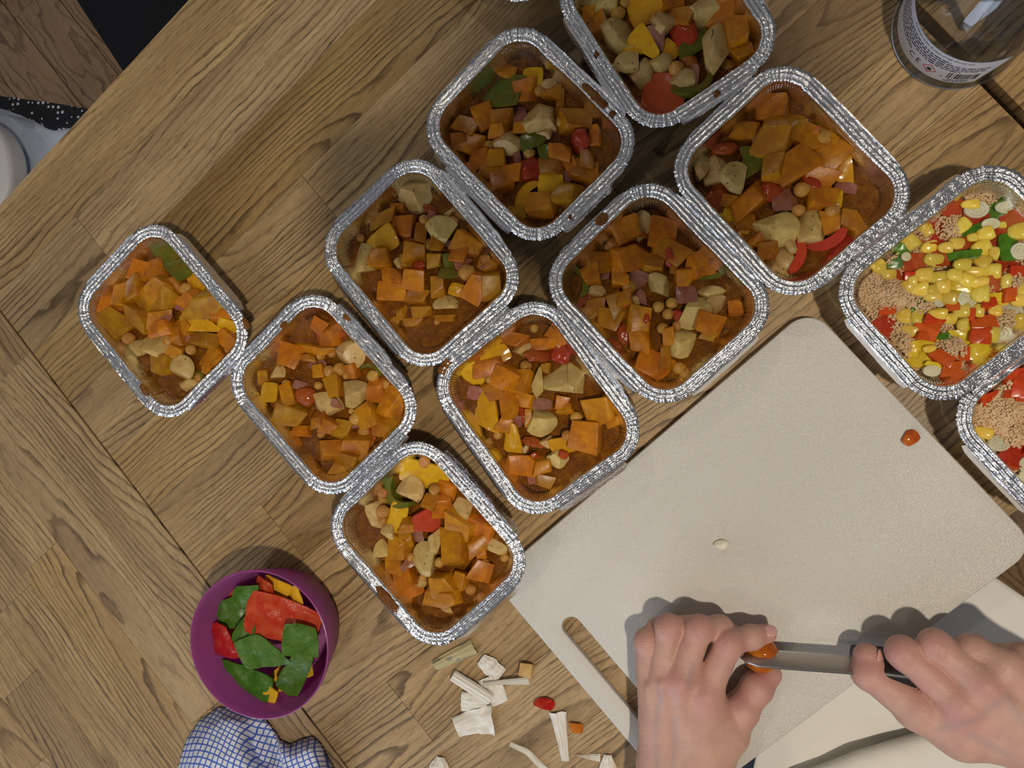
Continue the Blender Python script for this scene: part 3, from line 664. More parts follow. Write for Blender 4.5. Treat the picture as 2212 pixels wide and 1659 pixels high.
NAMES = {'S':('sweet_potato_cube','orange sweet potato cube','sweet potato'),'B':('squash_chunk','amber squash chunk','squash'),'P':('potato_chunk','pale potato chunk','potato'),'C':('chickpea','round beige chickpea','chickpea'),
 'Y':('yellow_pepper_piece','yellow pepper piece','pepper'),'G':('green_pepper_piece','olive green pepper piece','pepper'),'R':('red_pepper_square','red pepper square','pepper'),'T':('tomato_chunk','soft red tomato chunk','tomato'),'O':('onion_piece','purple onion piece','onion'),
 'g':('green_pepper_strip','curved green pepper strip','pepper'),'y':('yellow_pepper_strip','curved yellow pepper strip','pepper'),'r':('red_pepper_strip','bright red pepper strip','pepper'),
 'K':('corn_kernel','yellow sweetcorn kernel','corn'),'W':('spring_onion_slice','white spring onion slice','onion'),'F':('tomato_piece','dark red tomato piece','tomato'),'Q':('diced_pepper','orange-red diced pepper','pepper'),'H':('green_vegetable_piece','green vegetable piece','vegetable'),'N':('pickled_pepper_piece','yellow pickled pepper piece','pepper')}
THK = {'S':0.85,'B':0.8,'P':0.75,'C':0.95,'Y':0.55,'G':0.5,'R':0.6,'T':0.6,'O':0.5,'g':0.5,'y':0.45,'r':0.5,'K':0.8,'W':0.35,'F':0.5,'Q':0.8,'H':0.5,'N':0.5}
ORD = 'first second third fourth fifth sixth seventh eighth ninth tenth eleventh twelfth thirteenth fourteenth fifteenth sixteenth seventeenth eighteenth nineteenth twentieth twenty-first twenty-second twenty-third twenty-fourth twenty-fifth twenty-sixth twenty-seventh twenty-eighth twenty-ninth thirtieth'.split()
def place_food(k, ox, oy, sc, text, zbase, mound, tiltamp=22, cap=0.014):
    rr = random.Random(k*101); items = []
    for w in text.replace('\n',';').split(';'):
        q = w.split()
        if not q: continue
        kd = q[0]; x,y = ox+float(q[1])/sc, oy+float(q[2])/sc
        wd = float(q[3])/sc if len(q)>3 else 70/sc; ht = float(q[4])/sc if len(q)>4 else wd; rot = float(q[5]) if len(q)>5 else rr.uniform(-15,15)
        items.append([kd,x,y,wd,ht,rot])
    items.sort(key=lambda i: -(i[3]*i[4])*(0.6 if i[0] in 'CKW' else 1)); placed = []
    for kd,x,y,wd,ht,rot in items:
        z = zbase; p = at(x,y,z+0.006); ppm = FPX/((Vector((0,0,CH))-p).length*0.985)
        W_,H_ = wd/ppm, ht/ppm; T_ = min(W_,H_)*THK[kd]
        if kd in 'YGNHFO' : T_ = (W_+H_)/2*THK[kd]
        if kd == 'r': T_ = min(W_,H_)*0.9
        lx,ly = tray_local(k,p); hx,hy,_r = inner_half(zbase)
        ex = max(abs(lx)/hx, abs(ly)/hy); z = zbase + mound*max(0,1-ex**3) + T_*(0.20 if kd in 'YGRrgy' else (0.02 if kd=='P' else -0.06)) + 0.0004
        r = (W_+H_)/4
        for (q,zq,rq,Tq) in placed:
            ov = (r+rq)*0.82 - (q-Vector((p.x,p.y,0))).length
            if ov > 0: z = max(z, zq + min(1,ov/max(r,1e-4)*0.8)*0.5*(T_+Tq)*0.45)
        z = min(z, zbase+cap+mound)
        p = at(x,y,z)
        # keep clear of the foil wall
        c,th,tz = TRAYS[k]; lx,ly = tray_local(k,Vector((p.x,p.y,0))); hx,hy,rc = inner_half(min(z,0.036)); lim = min(W_,H_)*0.42
        lx = max(-(hx-lim),min(hx-lim,lx)); ly = max(-(hy-lim),min(hy-lim,ly))
        rad = max(rc,0.012); cxx,cyy = hx-rad, hy-rad
        if abs(lx)>cxx and abs(ly)>cyy:
            dx,dy = abs(lx)-cxx, abs(ly)-cyy; dd = math.hypot(dx,dy); mxr = max(rad-lim,0.001)
            if dd>mxr: lx = math.copysign(cxx+dx*mxr/dd,lx); ly = math.copysign(cyy+dy*mxr/dd,ly)
        w = tl(k,lx,ly); p = Vector((w.x,w.y,z))
        placed.append((Vector((p.x,p.y,0)),z,r,T_))
        me = rr.choice(MV[kd]); nm,desc,cat = NAMES[kd]
        o = bpy.data.objects.new(nm, me); COL.objects.link(o); o.location = p
        zt = rr.choice((0,90,180,270)) if kd in 'SBT' else 0
        o.rotation_euler = (math.radians(rr.uniform(-tiltamp,tiltamp)),math.radians(rr.uniform(-tiltamp,tiltamp)),math.radians(rot))
        o.scale = (W_*1.06,H_*1.06,T_*1.05)
        o['_k'] = kd; o['_px'] = x; o['_py'] = y; o['_s'] = wd*ht
        tag(o, cat=cat, group=desc+'s in the '+HANDLE[k])
        items_out.setdefault(k,[]).append(o)
items_out = {}
def label_food():
    for k,obs in items_out.items():
        by = {}
        for o in obs: by.setdefault(o['_k'],[]).append(o)
        for kd,lst in by.items():
            desc = NAMES[kd][1]; n = len(lst); lst.sort(key=lambda o:o['_px'])
            for i,o in enumerate(lst):
                near = min((q for q in obs if q['_k']!=kd and len(by[q['_k']])<=6), key=lambda q:(q['_px']-o['_px'])**2+(q['_py']-o['_py'])**2, default=None)
                tail = ''
                if n == 1: lab = 'the only %s in the %s' % (desc, HANDLE[k])
                else:
                    if i == 0: pos = 'leftmost'
                    elif i == n-1: pos = 'rightmost'
                    elif i <= (n-1)/2: pos = ORD[i]
                    else: pos = ORD[n-1-i]
                    if pos in ('leftmost','rightmost'): lab = '%s %s in the %s' % (pos, desc, HANDLE[k])
                    else: lab = '%s %s from %s in the %s' % (pos, desc, 'left' if i <= (n-1)/2 else 'right', HANDLE[k])
                if near is not None:
                    dx,dy = o['_px']-near['_px'], o['_py']-near['_py']
                    rel = ('right of' if dx>0 else 'left of') if abs(dx)>abs(dy) else ('below' if dy>0 else 'above')
                    t2 = ', %s %s' % (rel, {'chickpea':'chickpea'}.get(NAMES[near['_k']][2], ' '.join(NAMES[near['_k']][1].split()[-2:])))
                    if len((lab+t2).split()) <= 16 and (dx*dx+dy*dy) < 70**2: lab += t2
                o['label'] = lab
        for o in obs:
            for kk in ('_k','_px','_py','_s'): del o[kk]
place_food(1,140,440,3.318,'''G 820 440 215 150 -40;G 715 315 150 120 -40;Y 985 540 200 120 -45;S 565 480 135 130 -15;S 670 480 105 160 10;S 340 685 140 125 -10;S 420 650 90 130 5;B 520 620 150 140 20;S 645 620 190 110 25;B 690 690 215 140 20;B 790 570 90 115 0;C 870 610 78
S 900 690 185 95 20;B 1010 740 280 180 42;S 1140 770 145 95 5;Y 990 860 240 95 0;Y 1170 880 170 110 -20;S 880 890 120 90 -40;S 690 820 135 125 0;S 700 895 160 95 10;B 385 840 190 130 -40;B 550 800 170 140 -25;O 520 705 95 45 10;O 715 790 115 65 -40;O 850 740 85 45 -10;O 475 770 70 110 0
C 460 965 80;P 520 1030 175 115 -15;P 660 1010 220 145 -25;C 755 975 78;S 810 950 110 115 0;O 880 950 75 55 -40;C 905 1045 72;S 1070 1100 90 155 -40;S 1130 1140 85 110 -20;S 800 1060 95 95 -30;B 710 1145 140 125 -10;P 840 1180 165 180 25;P 910 1320 155 115 -10;C 995 1280 72;G 950 1235 75 55 0;S 1215 1000 155 130 -40;C 1210 1080 62;B 1000 970 130 95 -15;C 500 560 58;S 1055 1210 70 80''', SAUCE_Z[1], 0.006)
place_food(2,480,600,3.318,'''S 690 340 95 100 -30;S 780 420 130 155 0;T 720 400 80 160 -10;T 860 370 140 105 -25;P 925 540 225 210 0;S 490 560 155 155 -20;S 650 515 290 60 -5;C 785 540 68;C 705 560 62;B 620 570 95 55 0;C 845 655 92;C 765 670 84;O 680 620 125 85 -30;S 700 665 80 85 0;C 890 700 55;S 930 660 85 95 0;g 1090 640 60 160 70
C 1080 705 88;C 1190 740 82;Y 340 815 155 135 0;C 460 760 62;S 480 830 95 145 10;T 600 850 145 135 -10;O 570 770 95 65 -20;P 740 930 230 205 -30;B 805 780 105 150 15;P 965 835 205 195 0;C 690 770 58;S 1110 810 115 135 0;S 1250 860 125 215 -20;O 820 900 75 65 0;B 490 970 195 145 -15;C 960 1010 92;C 925 955 42
S 1060 985 145 155 20;B 1240 1030 165 115 -25;S 1310 970 105 105 0;B 690 1020 85 95 0;B 770 1060 115 95 -20;B 870 1080 115 115 -10;S 580 1100 115 85 0;C 1015 1100 82;T 1085 1110 62 115 0;B 1170 1110 120 130 0;B 970 1195 185 175 -10;C 1095 1225 78;S 790 1230 150 110 0;B 920 1290 130 110 -20;C 725 1240 38;B 850 1370 120 90 -20;C 710 1120 58;O 960 1050 125 45 10;P 390 670 120 95 0;B 300 710 65 95 0''', SAUCE_Z[2], 0.005)
place_food(3,680,320,3.318,'''P 680 300 285 225 -5;Y 500 660 265 150 25;P 340 790 175 205 0;S 645 570 150 145 -3;S 480 790 125 150 0;S 720 740 155 135 -10;P 900 580 230 180 -15;C 1015 505 84;P 960 460 125 85 0;B 500 510 195 95 15;S 755 600 75 145 0;C 780 510 64;O 830 500 55 115 -30;S 1120 670 215 150 -32;C 810 690 74;S 880 690 95 105 0;O 955 680 85 45 -5;S 1025 770 140 125 -10
G 945 850 95 165 0;G 960 920 135 95 -20;B 860 800 95 95 0;P 600 820 75 95 0;B 660 815 85 95 0;S 565 915 140 105 0;S 715 930 160 135 -15;S 570 1030 210 130 0;B 735 1060 135 95 -10;B 885 990 95 145 0;Y 1030 1015 165 95 -15;P 950 1105 200 95 0;C 1085 890 115;S 1155 985 140 195 -20;B 1265 990 135 175 0;C 1220 800 74;S 1265 815 115 85 -30;T 740 850 120 90 0
O 1060 810 125 65 40;O 1240 860 105 45 -20;B 770 1160 115 75 0;B 620 1190 60 85 0;B 710 1240 115 55 0;C 875 1245 45;C 330 640 62;S 600 430 95 65 0;T 820 440 115 65 -20;T 690 680 95 85 0;B 930 1220 140 50 0''', SAUCE_Z[3], 0.005)
place_food(4,900,40,3.318,'''G 620 535 235 240 -5;P 885 680 225 245 0;S 785 510 125 135 5;Y 830 420 125 135 0;P 965 450 175 135 -30;S 640 380 115 85 -20;C 880 520 72;S 970 530 115 85 -10;B 1030 580 55 145 0;S 490 720 155 165 30;B 360 770 155 105 -20;S 620 720 125 135 0;O 735 710 85 135 0;S 760 780 95 85 0;C 1040 740 82;P 930 810 135 105 20;S 600 810 125 85 0;P 660 880 195 175 -20;S 310 880 115 125 0
S 400 900 155 135 -20;C 525 915 84;G 830 870 155 125 20;C 805 965 78;G 890 960 95 95 0;S 460 1020 155 155 0;S 1030 960 145 115 -10;T 1170 880 135 155 0;S 1290 850 75 135 0;B 1220 1010 85 145 0;S 1110 1070 95 135 30;T 830 1090 195 165 0;B 530 1100 135 115 -20;S 600 1190 175 145 0;S 700 1110 135 115 0;B 970 1060 135 115 0;Y 960 1200 205 180 0;S 1240 1140 185 135 -20;B 1080 1270 155 155 -20;S 890 1330 210 125 0;y 775 1310 130 300 170
O 1070 1130 65 95 0;S 590 1010 135 115 0;B 1140 740 205 135 0;O 720 1000 45 125 0''', SAUCE_Z[4], 0.005)
place_food(5,1160,380,3.253,'''S 610 370 205 165 25;S 930 360 185 195 -10;P 730 380 155 255 0;C 520 465 88;S 640 570 215 195 20;B 380 560 175 155 0;B 930 530 225 135 -30;S 585 705 105 135 0;S 380 700 115 115 20;g 310 740 90 230 20;B 815 615 145 115 -5;T 920 580 85 125 0;S 1135 620 130 175 20;S 1040 700 115 105 0;O 715 720 125 135 -20;P 860 770 135 200 40;C 645 780 92;P 420 810 125 85 0;O 740 850 95 75 -20
G 1215 710 145 65 -10;B 960 655 52 62;P 1220 820 185 95 0;P 1270 900 135 115 20;S 1385 930 92 84 0;S 1470 930 72 92 0;O 1040 830 135 115 0;C 850 920 78;C 945 895 78;C 920 970 78;C 880 1070 76;C 985 1050 68;T 990 980 62 84;S 1210 1030 155 135 -20;P 1110 960 185 255 -25;S 705 1020 165 185 0;T 760 990 84 94;B 560 910 115 185 20;S 500 1010 165 135 -15;B 390 920 125 115 0;T 610 1110 115 135 20;S 725 1150 125 165 0
S 795 1340 205 165 -30;P 1030 1180 195 195 0;C 995 1350 88;B 900 1260 75 185 0;S 930 1120 85 115 0;P 660 890 115 95;T 330 870 105 85;S 1180 540 135 95;C 440 440 62;O 470 680 75 85;B 620 860 95 95;B 1200 1110 90 60''', SAUCE_Z[5], 0.005)
place_food(6,920,630,3.318,'''C 775 265 62;S 650 340 150 95 -15;S 850 365 165 78 0;S 925 330 145 75 -45;P 695 415 155 105 10;Y 490 425 220 115 25;S 460 540 215 115 15;T 805 455 195 105 0;T 960 450 145 135 -20;Y 340 600 125 210 35;C 715 530 80;C 535 560 74;C 470 630 88;P 1000 610 310 230 -10;P 800 650 100 230 -3;S 680 655 155 165 0;S 590 610 155 145 -30;O 355 725 125 85 -10;B 490 710 135 125 20;Y 460 860 210 220 -20;S 600 810 135 185 0
S 700 775 145 115 -10;S 965 800 80 110 -10;S 1010 840 120 60 10;S 1245 855 215 205 20;C 1075 900 82;P 830 940 205 205 -20;T 700 890 75 135 20;S 575 960 115 115 -20;S 735 900 52 122 0;Y 640 1060 135 205 -10;T 770 1080 165 75 -10;S 1150 1020 215 200 -15;Y 1000 1095 205 110 5;C 515 1025 68;S 675 1240 220 165 -3;S 840 1240 125 115 0;P 950 1200 155 125 -30;T 985 1170 74 64;T 780 1180 74 64;O 770 1340 75 75;B 850 1350 125 85
S 1345 930 115 65 20;P 870 1080 115 85;C 1010 1030 74;O 660 920 74 94;O 830 800 125 95;B 860 540 65 65;P 700 1130 74 64''', SAUCE_Z[6], 0.005)
place_food(7,1420,130,3.13,'''S 760 340 190 150 0;B 790 530 200 240 -20;S 600 480 145 125 -20;T 910 440 145 75 10;O 690 520 85 115 0;B 955 470 75 115 0;S 1040 540 205 155 -30;C 1125 530 94;S 1150 650 205 195 -30;S 915 720 270 155 28;S 1080 790 165 125 -15;G 660 730 150 260 -15;P 280 720 115 175 -20;P 400 730 165 215 0;P 510 800 165 195 0;G 590 650 85 105 0;T 450 600 165 85 0;Y 1270 720 165 155 -20;O 960 650 155 55 20;C 975 875 88;S 1110 940 155 115 -10
O 1270 860 125 85 0;Y 1210 940 85 95 0;T 380 950 135 205 -20;S 610 955 210 135 32;T 770 880 135 115 0;O 860 930 135 165 0;S 490 940 95 75 -20;C 950 1015 74;P 1045 1080 165 295 -5;C 1180 1020 84;P 800 1130 295 235 -10;S 1175 1100 105 115 0;B 1285 1080 135 125 -10;C 525 1130 84;B 590 1100 125 95 0;Y 580 1180 115 85 -30;S 650 1250 125 115 -30;r 1160 1230 90 240 -65;r 950 1330 85 235 -15;P 840 1360 155 195 0;B 750 1280 95 105 0
P 900 1250 95 115 0;Y 480 1060 95 95;T 1040 820 85 135 30;B 780 720 105 145 0;O 700 890 75 65;S 1060 490 64 54;Y 1180 1000 75 75''', SAUCE_Z[7], 0.005)
place_food(8,690,930,3.318,'''Y 760 300 310 185 -12;P 660 420 195 185 -25;g 555 460 150 250 -140;C 770 190 84;S 950 400 125 135 -20;P 1040 535 200 155 -28;C 825 425 80;S 890 530 135 155 0;P 395 555 185 205 -10;C 455 580 88;C 450 640 64;Y 560 610 115 220 -15;R 760 615 195 205 0;S 1020 685 200 155 -20;S 1175 680 210 150 -15;S 1140 800 180 115 25;P 1300 790 145 165 30;S 980 830 165 205 0;S 590 840 145 155 -10;P 490 720 135 115 0;P 460 840 135 115 0
P 755 920 175 240 10;P 820 790 95 175 -10;S 505 980 115 155 0;S 620 1050 145 135 20;S 670 1140 125 75 20;C 860 945 72;S 890 1100 165 195 0;S 890 1190 225 115 0;S 1020 1060 95 105 -25;S 1165 870 64 84 0;S 1170 1010 165 145 -20;C 1175 950 74;C 1080 1135 80;C 1325 910 62;O 700 750 95 85;C 740 1050 54;P 720 1090 95 84;O 640 950 135 65 40;C 655 905 62;B 800 500 94 104;B 620 770 94 114;P 910 1280 115 55;C 390 400 84;C 455 450 74;S 640 680 104 84''', SAUCE_Z[8], 0.006)
place_food(9,1180,0,4.254,'''P 490 70 310 200 20;C 655 130 115;S 470 250 140 160 30;S 380 150 85 125 0;P 640 330 310 280 -20;Y 930 70 290 220 0;C 720 30 84;P 1410 120 290 260 -10;S 1660 100 230 190 -10;S 1160 40 190 130 0;B 1240 160 190 125 -10;P 1060 220 205 205 -20;T 1250 330 245 245 -10;G 1360 420 260 130 35;P 1560 440 260 480 -20;S 1760 310 165 225 0;S 1810 490 165 225 30;Y 800 400 280 205 -20;Y 900 400 185 255 30
O 1010 330 135 205 0;P 740 590 235 195 20;P 860 680 225 265 -10;P 1040 580 225 185 0;Y 1150 460 165 105 -45;C 1190 630 115;S 1310 580 125 115 0;R 1080 870 345 330 -8;P 1240 740 245 205 0;O 1360 690 65 205 -10;C 1695 650 104;g 1390 860 130 340 -70;P 300 20 155 85 0''', SAUCE_Z[9], 0.006)
# ------------------------------------------------------------------ couscous salad
def couscous(k, label, seed, lumps):
    """thousands of small grains heaped in the tray: one body with raised grains"""
    zs = SAUCE_Z[k]; hx,hy,r = inner_half(zs); g = np.random.default_rng(seed)
    # bed
    base = tray_path(hx+0.0006,hy+0.0006,max(r,0.004),16,6); n=len(base); v=[]; rings=22
    def hgt(x,y):
        h = 0.004*nz(x*40+k,y*40,k)+0.003*nz(x*110,y*110+k,k)
        for lx,ly,lr,lh in lumps: h = max(h, lh*math.exp(-((x-lx)**2+(y-ly)**2)/(lr*lr))+0.0015*nz(x*160,y*160,3))
        return zs+h
    for j in range(rings+1):
        s=1-j/rings
        for p in base:
            x,y=(p[0]+p[2]*p[5])*s,(p[1]+p[3]*p[5])*s; v.append((x,y,hgt(x,y)-0.0008 if j else zs-0.003))
    f=[(j*n+i,j*n+(i+1)%n,(j+1)*n+(i+1)%n,(j+1)*n+i) for j in range(rings) for i in range(n)]
    hb=inner_half(0.004); b2=tray_path(hb[0]-0.002,hb[1]-0.002,max(hb[2],0.004),16,6); o0=len(v)
    v+=[(p[0]+p[2]*p[5],p[1]+p[3]*p[5],0.004) for p in b2]
    f+=[(o0+i,o0+(i+1)%n,(i+1)%n,i) for i in range(n)]+[tuple(o0+i for i in range(n-1,-1,-1))]
    ico = [(0,0,1),(0.894,0,0.447),(0.276,0.851,0.447),(-0.724,0.526,0.447),(-0.724,-0.526,0.447),(0.276,-0.851,0.447),(0.724,0.526,-0.447),(-0.276,0.851,-0.447),(-0.894,0,-0.447),(-0.276,-0.851,-0.447),(0.724,-0.526,-0.447),(0,0,-1)]
    icf = [(0,1,2),(0,2,3),(0,3,4),(0,4,5),(0,5,1),(1,6,2),(2,7,3),(3,8,4),(4,9,5),(5,10,1),(2,6,7),(3,7,8),(4,8,9),(5,9,10),(1,10,6),(6,11,7),(7,11,8),(8,11,9),(9,11,10),(10,11,6)]
    cnt=0; N=7000
    for q in range(N):
        x,y=g.uniform(-hx,hx),g.uniform(-hy,hy)
        ax,ay=abs(x)-(hx-r),abs(y)-(hy-r)
        if ax>0 and ay>0 and math.hypot(ax,ay)>r: continue
        rr_=g.uniform(0.0006,0.0011); z=hgt(x,y)+g.uniform(-0.0006,0.0006); o0=len(v)
        v+=[(x+a*rr_,y+b*rr_,z+c*rr_) for a,b,c in ico]; f+=[(a+o0,b+o0,c+o0) for a,b,c in icf]
    o=obj('couscous', mesh_from('couscous', v, f, M['couscous'], True), None, (TRAYS[k][0].x,TRAYS[k][0].y,TRAYS[k][2]-TRH+0.0004)); o.rotation_euler=(0,0,TRAYS[k][1])
    tag(o,label,'couscous',kind='stuff')
def lump(k,ox,oy,sc,x,y,r,h):
    p=at(ox+x/sc,oy+y/sc,SAUCE_Z[k]+h); lx,ly=tray_local(k,Vector((p.x,p.y,0))); return (lx,ly,r,h)
couscous(10,'pale couscous grains under the sweetcorn in the upper salad tray',5,[lump(10,1800,320,2.963,*a) for a in ((250,900,.014,.009),(370,930,.011,.014),(330,690,.008,.008),(760,530,.008,.009),(1160,850,.009,.010),(1100,1110,.009,.010),(450,1240,.008,.008),(770,1290,.010,.010),(540,1000,.02,.006))])
couscous(11,'pale couscous heap with brown sauce in the lower salad tray',6,[lump(11,2000,780,4.608,*a) for a in ((800,520,.014,.014),(500,450,.009,.010),(920,720,.010,.012),(840,240,.010,.008))])
place_food(10,1800,320,2.963,'''K 580 510 72 62 -60;K 500 600 90 75 -60;K 615 635 95 70 15;K 720 635 80 60 0;K 790 610 62 80 90;K 820 500 105 70 45;K 945 625 105 65 25;K 1030 670 75 70 -30;K 970 550 95 75 20;K 1180 535 95 85 0;K 640 715 110 75 -10;K 825 745 95 68 0;K 950 725 95 70 -30;K 295 775 70 65 0;K 350 810 70 85 90;K 575 815 110 85 0;K 675 830 115 75 0;K 775 810 85 70 0;K 845 840 90 75 -30
K 890 795 120 65 -5;K 1005 790 110 85 0;K 470 885 85 75 0;K 555 905 110 85 30;K 635 905 70 60 0;K 695 885 90 80 0;K 930 860 110 65 0;K 940 935 95 95 0;K 635 950 110 60 0;K 740 965 100 85 0;K 450 1075 80 85 0;K 535 1080 75 95 0;K 820 1040 90 80 0;K 920 1040 75 75 0;K 670 1060 105 60 0;K 745 1090 85 65 0;K 490 1170 75 105 80;K 830 1130 60 75 0;K 1105 855 55 85 0;K 1035 1040 70 65 0;K 1200 900 60 80 0;K 1180 970 80 70 0;K 1010 1190 80 90 0;K 1075 492 55 35 0;K 270 725 85 45 30;K 560 475 60 50 0;K 890 570 60 45 0;K 505 850 60 60 0;K 615 1285 80 45 0;K 880 360 90 50 0;K 1180 1110 60 90
F 685 530 125 165 0;F 580 585 90 85 0;F 790 410 130 115 -30;F 515 740 155 120 0;F 710 700 95 85 0;F 410 815 115 115 0;F 850 615 95 85 0;F 905 450 120 65 0;F 1080 590 130 200 0;F 1045 890 115 145 0;F 1150 470 130 75 0;F 370 1135 165 150 -35;F 1100 770 105 75 0;F 1195 420 80 80 0;F 650 640 60 60
Q 600 1150 155 95 -10;Q 330 1035 95 62 0;Q 960 1140 155 110 20;Q 800 1310 72 72 0;Q 690 1345 100 70 -40;Q 725 1410 90 90 0;Q 750 1020 75 42 0;Q 1110 940 62 72 0;Q 1185 790 82 72 0;Q 640 1095 110 50 0;Q 500 815 62 62 0;Q 980 1000 75 52 0;Q 880 1065 45 65 0;Q 930 1190 80 80 0;Q 590 1200 80 50
H 1030 390 135 140 0;H 450 650 75 155 -15;H 385 745 110 55 15;H 890 525 150 45 28;H 830 680 150 48 5;H 1130 630 95 140 -8;H 490 1010 105 85 -20;H 590 1010 115 75 -15;H 690 1200 160 50 0;H 430 600 70 50 0
W 915 395 115 85 0;W 1005 485 85 58 0;W 850 970 112 92 0;W 1125 1050 122 96 0;W 1075 1200 112 94 0;W 680 985 62 55 0;W 1190 660 84 84 0;W 630 1425 95 62 0;W 1110 375 110 60 0;W 465 695 50 50 0
N 560 1250 200 75 0;N 600 1350 190 110 -15;N 680 1395 130 32 -15;N 910 1240 150 165 0;N 800 1210 125 100 0;N 1045 970 100 70 0;N 930 1300 110 90 20;N 800 895 150 75 -25;N 860 705 160 62 12;N 870 1110 90 110 0;N 510 1290 60 90 0''', SAUCE_Z[10]+0.004, 0.004, 18, 0.012)
place_food(11,2000,780,4.608,'''Q 590 300 150 115 20;Q 820 155 115 85 0;Q 900 65 125 90 20;Q 930 240 140 140 0;Q 850 335 160 65 0;Q 960 350 80 80 0;Q 980 160 60 120 0;F 880 940 220 190 -20;K 580 710 155 95 -20;W 725 815 180 135 0;H 795 450 70 62 0;W 975 1030 70 120 0;F 900 630 100 40 0;H 760 515 60 30 0;W 970 1140 80 90 0;F 860 1050 120 60 0;Q 1050 900 120 90;Q 1060 700 100 100''', SAUCE_Z[11]+0.004, 0.003, 15, 0.012)
label_food()
# ------------------------------------------------------------------ cutting board
BT = 0.733; bu = Vector((math.cos(BT),math.sin(BT),0)); bw = Vector((math.sin(BT),-math.cos(BT),0))
BA, BB, BZ = 0.332, 0.236, 0.008
bo = Vector((-0.125,-0.179,0)); bc = bo + bu*BA/2 + bw*BB/2
outer = round_rect(BA/2-0.0012,BB/2-0.0012,0.018,10)
sl = [(-BA/2+0.0265+x, y) for x,y in round_rect(0.0085+0.0006,0.056+0.0006,0.0088,8)]
cb = obj('cutting_board', curve_solid('cutting_board', [outer, list(reversed(sl))], BZ/2-0.0012, 0.0012, M['board_plastic'], 2), None, (bc.x,bc.y,BZ/2+0.0002))
cb.rotation_euler = (0,0,BT); tag(cb, 'large white plastic cutting board with a handle slot, under the hands', 'cutting board')
# ------------------------------------------------------------------ little bits lying about
def bit(name, px, py, w, h, rot, mesh_fn, label, cat, z=0.0, t=0.004, group=None, tilt=(0,0)):
    p = at(px,py,z+t/2); ppm = FPX/((Vector((0,0,CH))-p).length*0.985)
    o = obj(name, mesh_fn, None, (p.x,p.y,z+t/2+0.0004)); o.scale = (w/ppm,h/ppm,t); o.rotation_euler = (tilt[0],tilt[1],math.radians(rot)); tag(o,label,cat,group); return o
bit('garlic_chip',1558,1177,30,22,-5,v_potato(301,'garlic'),'tiny white garlic chip lying in the middle of the board','garlic',BZ,0.004)
bit('tomato_scrap',1966,945,34,30,20,v_potato(77,'tomato_raw'),'small tomato scrap on the board near its right edge','tomato',BZ,0.004)
bit('tomato_scrap',1175,1520,44,26,0,v_potato(41,'red_pepper'),'larger of two red tomato scraps among the peelings','tomato',0,0.005)
bit('tomato_scrap',1243,1571,32,24,-20,v_potato(43,'tomato_raw'),'small brownish tomato scrap right of the ribbed peel strip','tomato',0,0.004)
bit('onion_root',1138,1446,27,23,-5,v_chunk(44,'potato'),'small tan onion root end on the table above the red scrap','onion',0,0.006)
bit('sauce_drop',1317,1494,12,10,0,v_blob(9,'sauce',0.2),'tiny brown sauce drop on the table inside the handle slot','sauce',0,0.0015)
# ------------------------------------------------------------------ peelings
def peel(name, label, pts, widths, curl, z, mat='peel', seed=1, wave=0.0, lift=0.0, cat='peel'):
    """a thin curved strip following a centre line (photo pixels), widths in pixels, curl in radians across"""
    n, m = 26, 13; P = []; L = len(pts)-1
    for i in range(n):
        t_ = i/(n-1)*L; k = min(int(t_),L-1); s = t_-k
        P.append(Vector(((pts[k][0]*(1-s)+pts[k+1][0]*s),(pts[k][1]*(1-s)+pts[k+1][1]*s))))
    for _ in range(3 if L>1 else 0): P = [P[0]]+[(P[i-1]+2*P[i]+P[i+1])/4 for i in range(1,n-1)]+[P[-1]]
    v=[]; uv=[]
    W3 = [at(p.x,p.y,z) for p in P]
    for i in range(n):
        d = (W3[min(i+1,n-1)]-W3[max(i-1,0)]).normalized(); s = Vector((-d.y,d.x,0)); t_ = i/(n-1)
        k = t_*(len(widths)-1); a=int(min(k,len(widths)-2)); w = (widths[a]*(1-(k-a))+widths[a+1]*(k-a))
        ppm = FPX/((Vector((0,0,CH))-W3[i]).length*0.985); w /= ppm
        R = w/max(abs(curl),0.05); 
        for j in range(m):
            q = -0.5+j/(m-1); a2 = q*abs(curl); edge = 0.04*w*nz(t_*9+seed,q*3,seed)
            x = R*math.sin(a2)/math.sin(abs(curl)/2)*0.5*w/(R*1.0)*1.0 if abs(curl)>0.05 else q*w
            hz = R*(math.cos(a2)-math.cos(abs(curl)/2))*(1 if curl>0 else -1)
            if curl<0: hz += R*(1-math.cos(abs(curl)/2))
            hz += wave*(nz(t_*4+seed,q*2.5,seed)+0.6)*0.5 + 0.00045*math.sin(j*2.1+seed) 
            p = W3[i]+s*(x)+d*(edge*(1 if i in (0,n-1) else 0)); v.append((p.x,p.y,z+max(hz,0)+lift*t_+0.0006)); uv.append((q+0.5,t_))
    nv=len(v); f=grid_faces(n,m)
    v2=[(x,y,zz-0.0005) for x,y,zz in v]; rim=[i*m for i in range(n)]+[(n-1)*m+j for j in range(1,m)]+[i*m+m-1 for i in range(n-2,-1,-1)]+[j for j in range(m-2,0,-1)]
    f2=[tuple(reversed([a+nv for a in q])) for q in f]+[(rim[i],rim[i]+nv,rim[(i+1)%len(rim)]+nv,rim[(i+1)%len(rim)]) for i in range(len(rim))]
    c = sum((Vector(x) for x in v),Vector())/nv; c.z = z
    o=obj(name, mesh_from(name,[Vector(x)-c for x in v+v2],f+f2,M[mat],True,uv=uv+uv,sharp=60),None,c); tag(o,label,cat,'spring onion trimmings on the table'); return o
def c4(x,y): return (920+x/5.548,1360+y/5.548)
def c5(x,y): return (1080+x/7.373,1460+y/7.373)
peel('spring_onion_leaf','rolled olive-green onion leaf just below the lowest tray',[c4(110,420),c4(590,190)],[22,30,34],2.4,0.0,'peel_green',3,0.001)
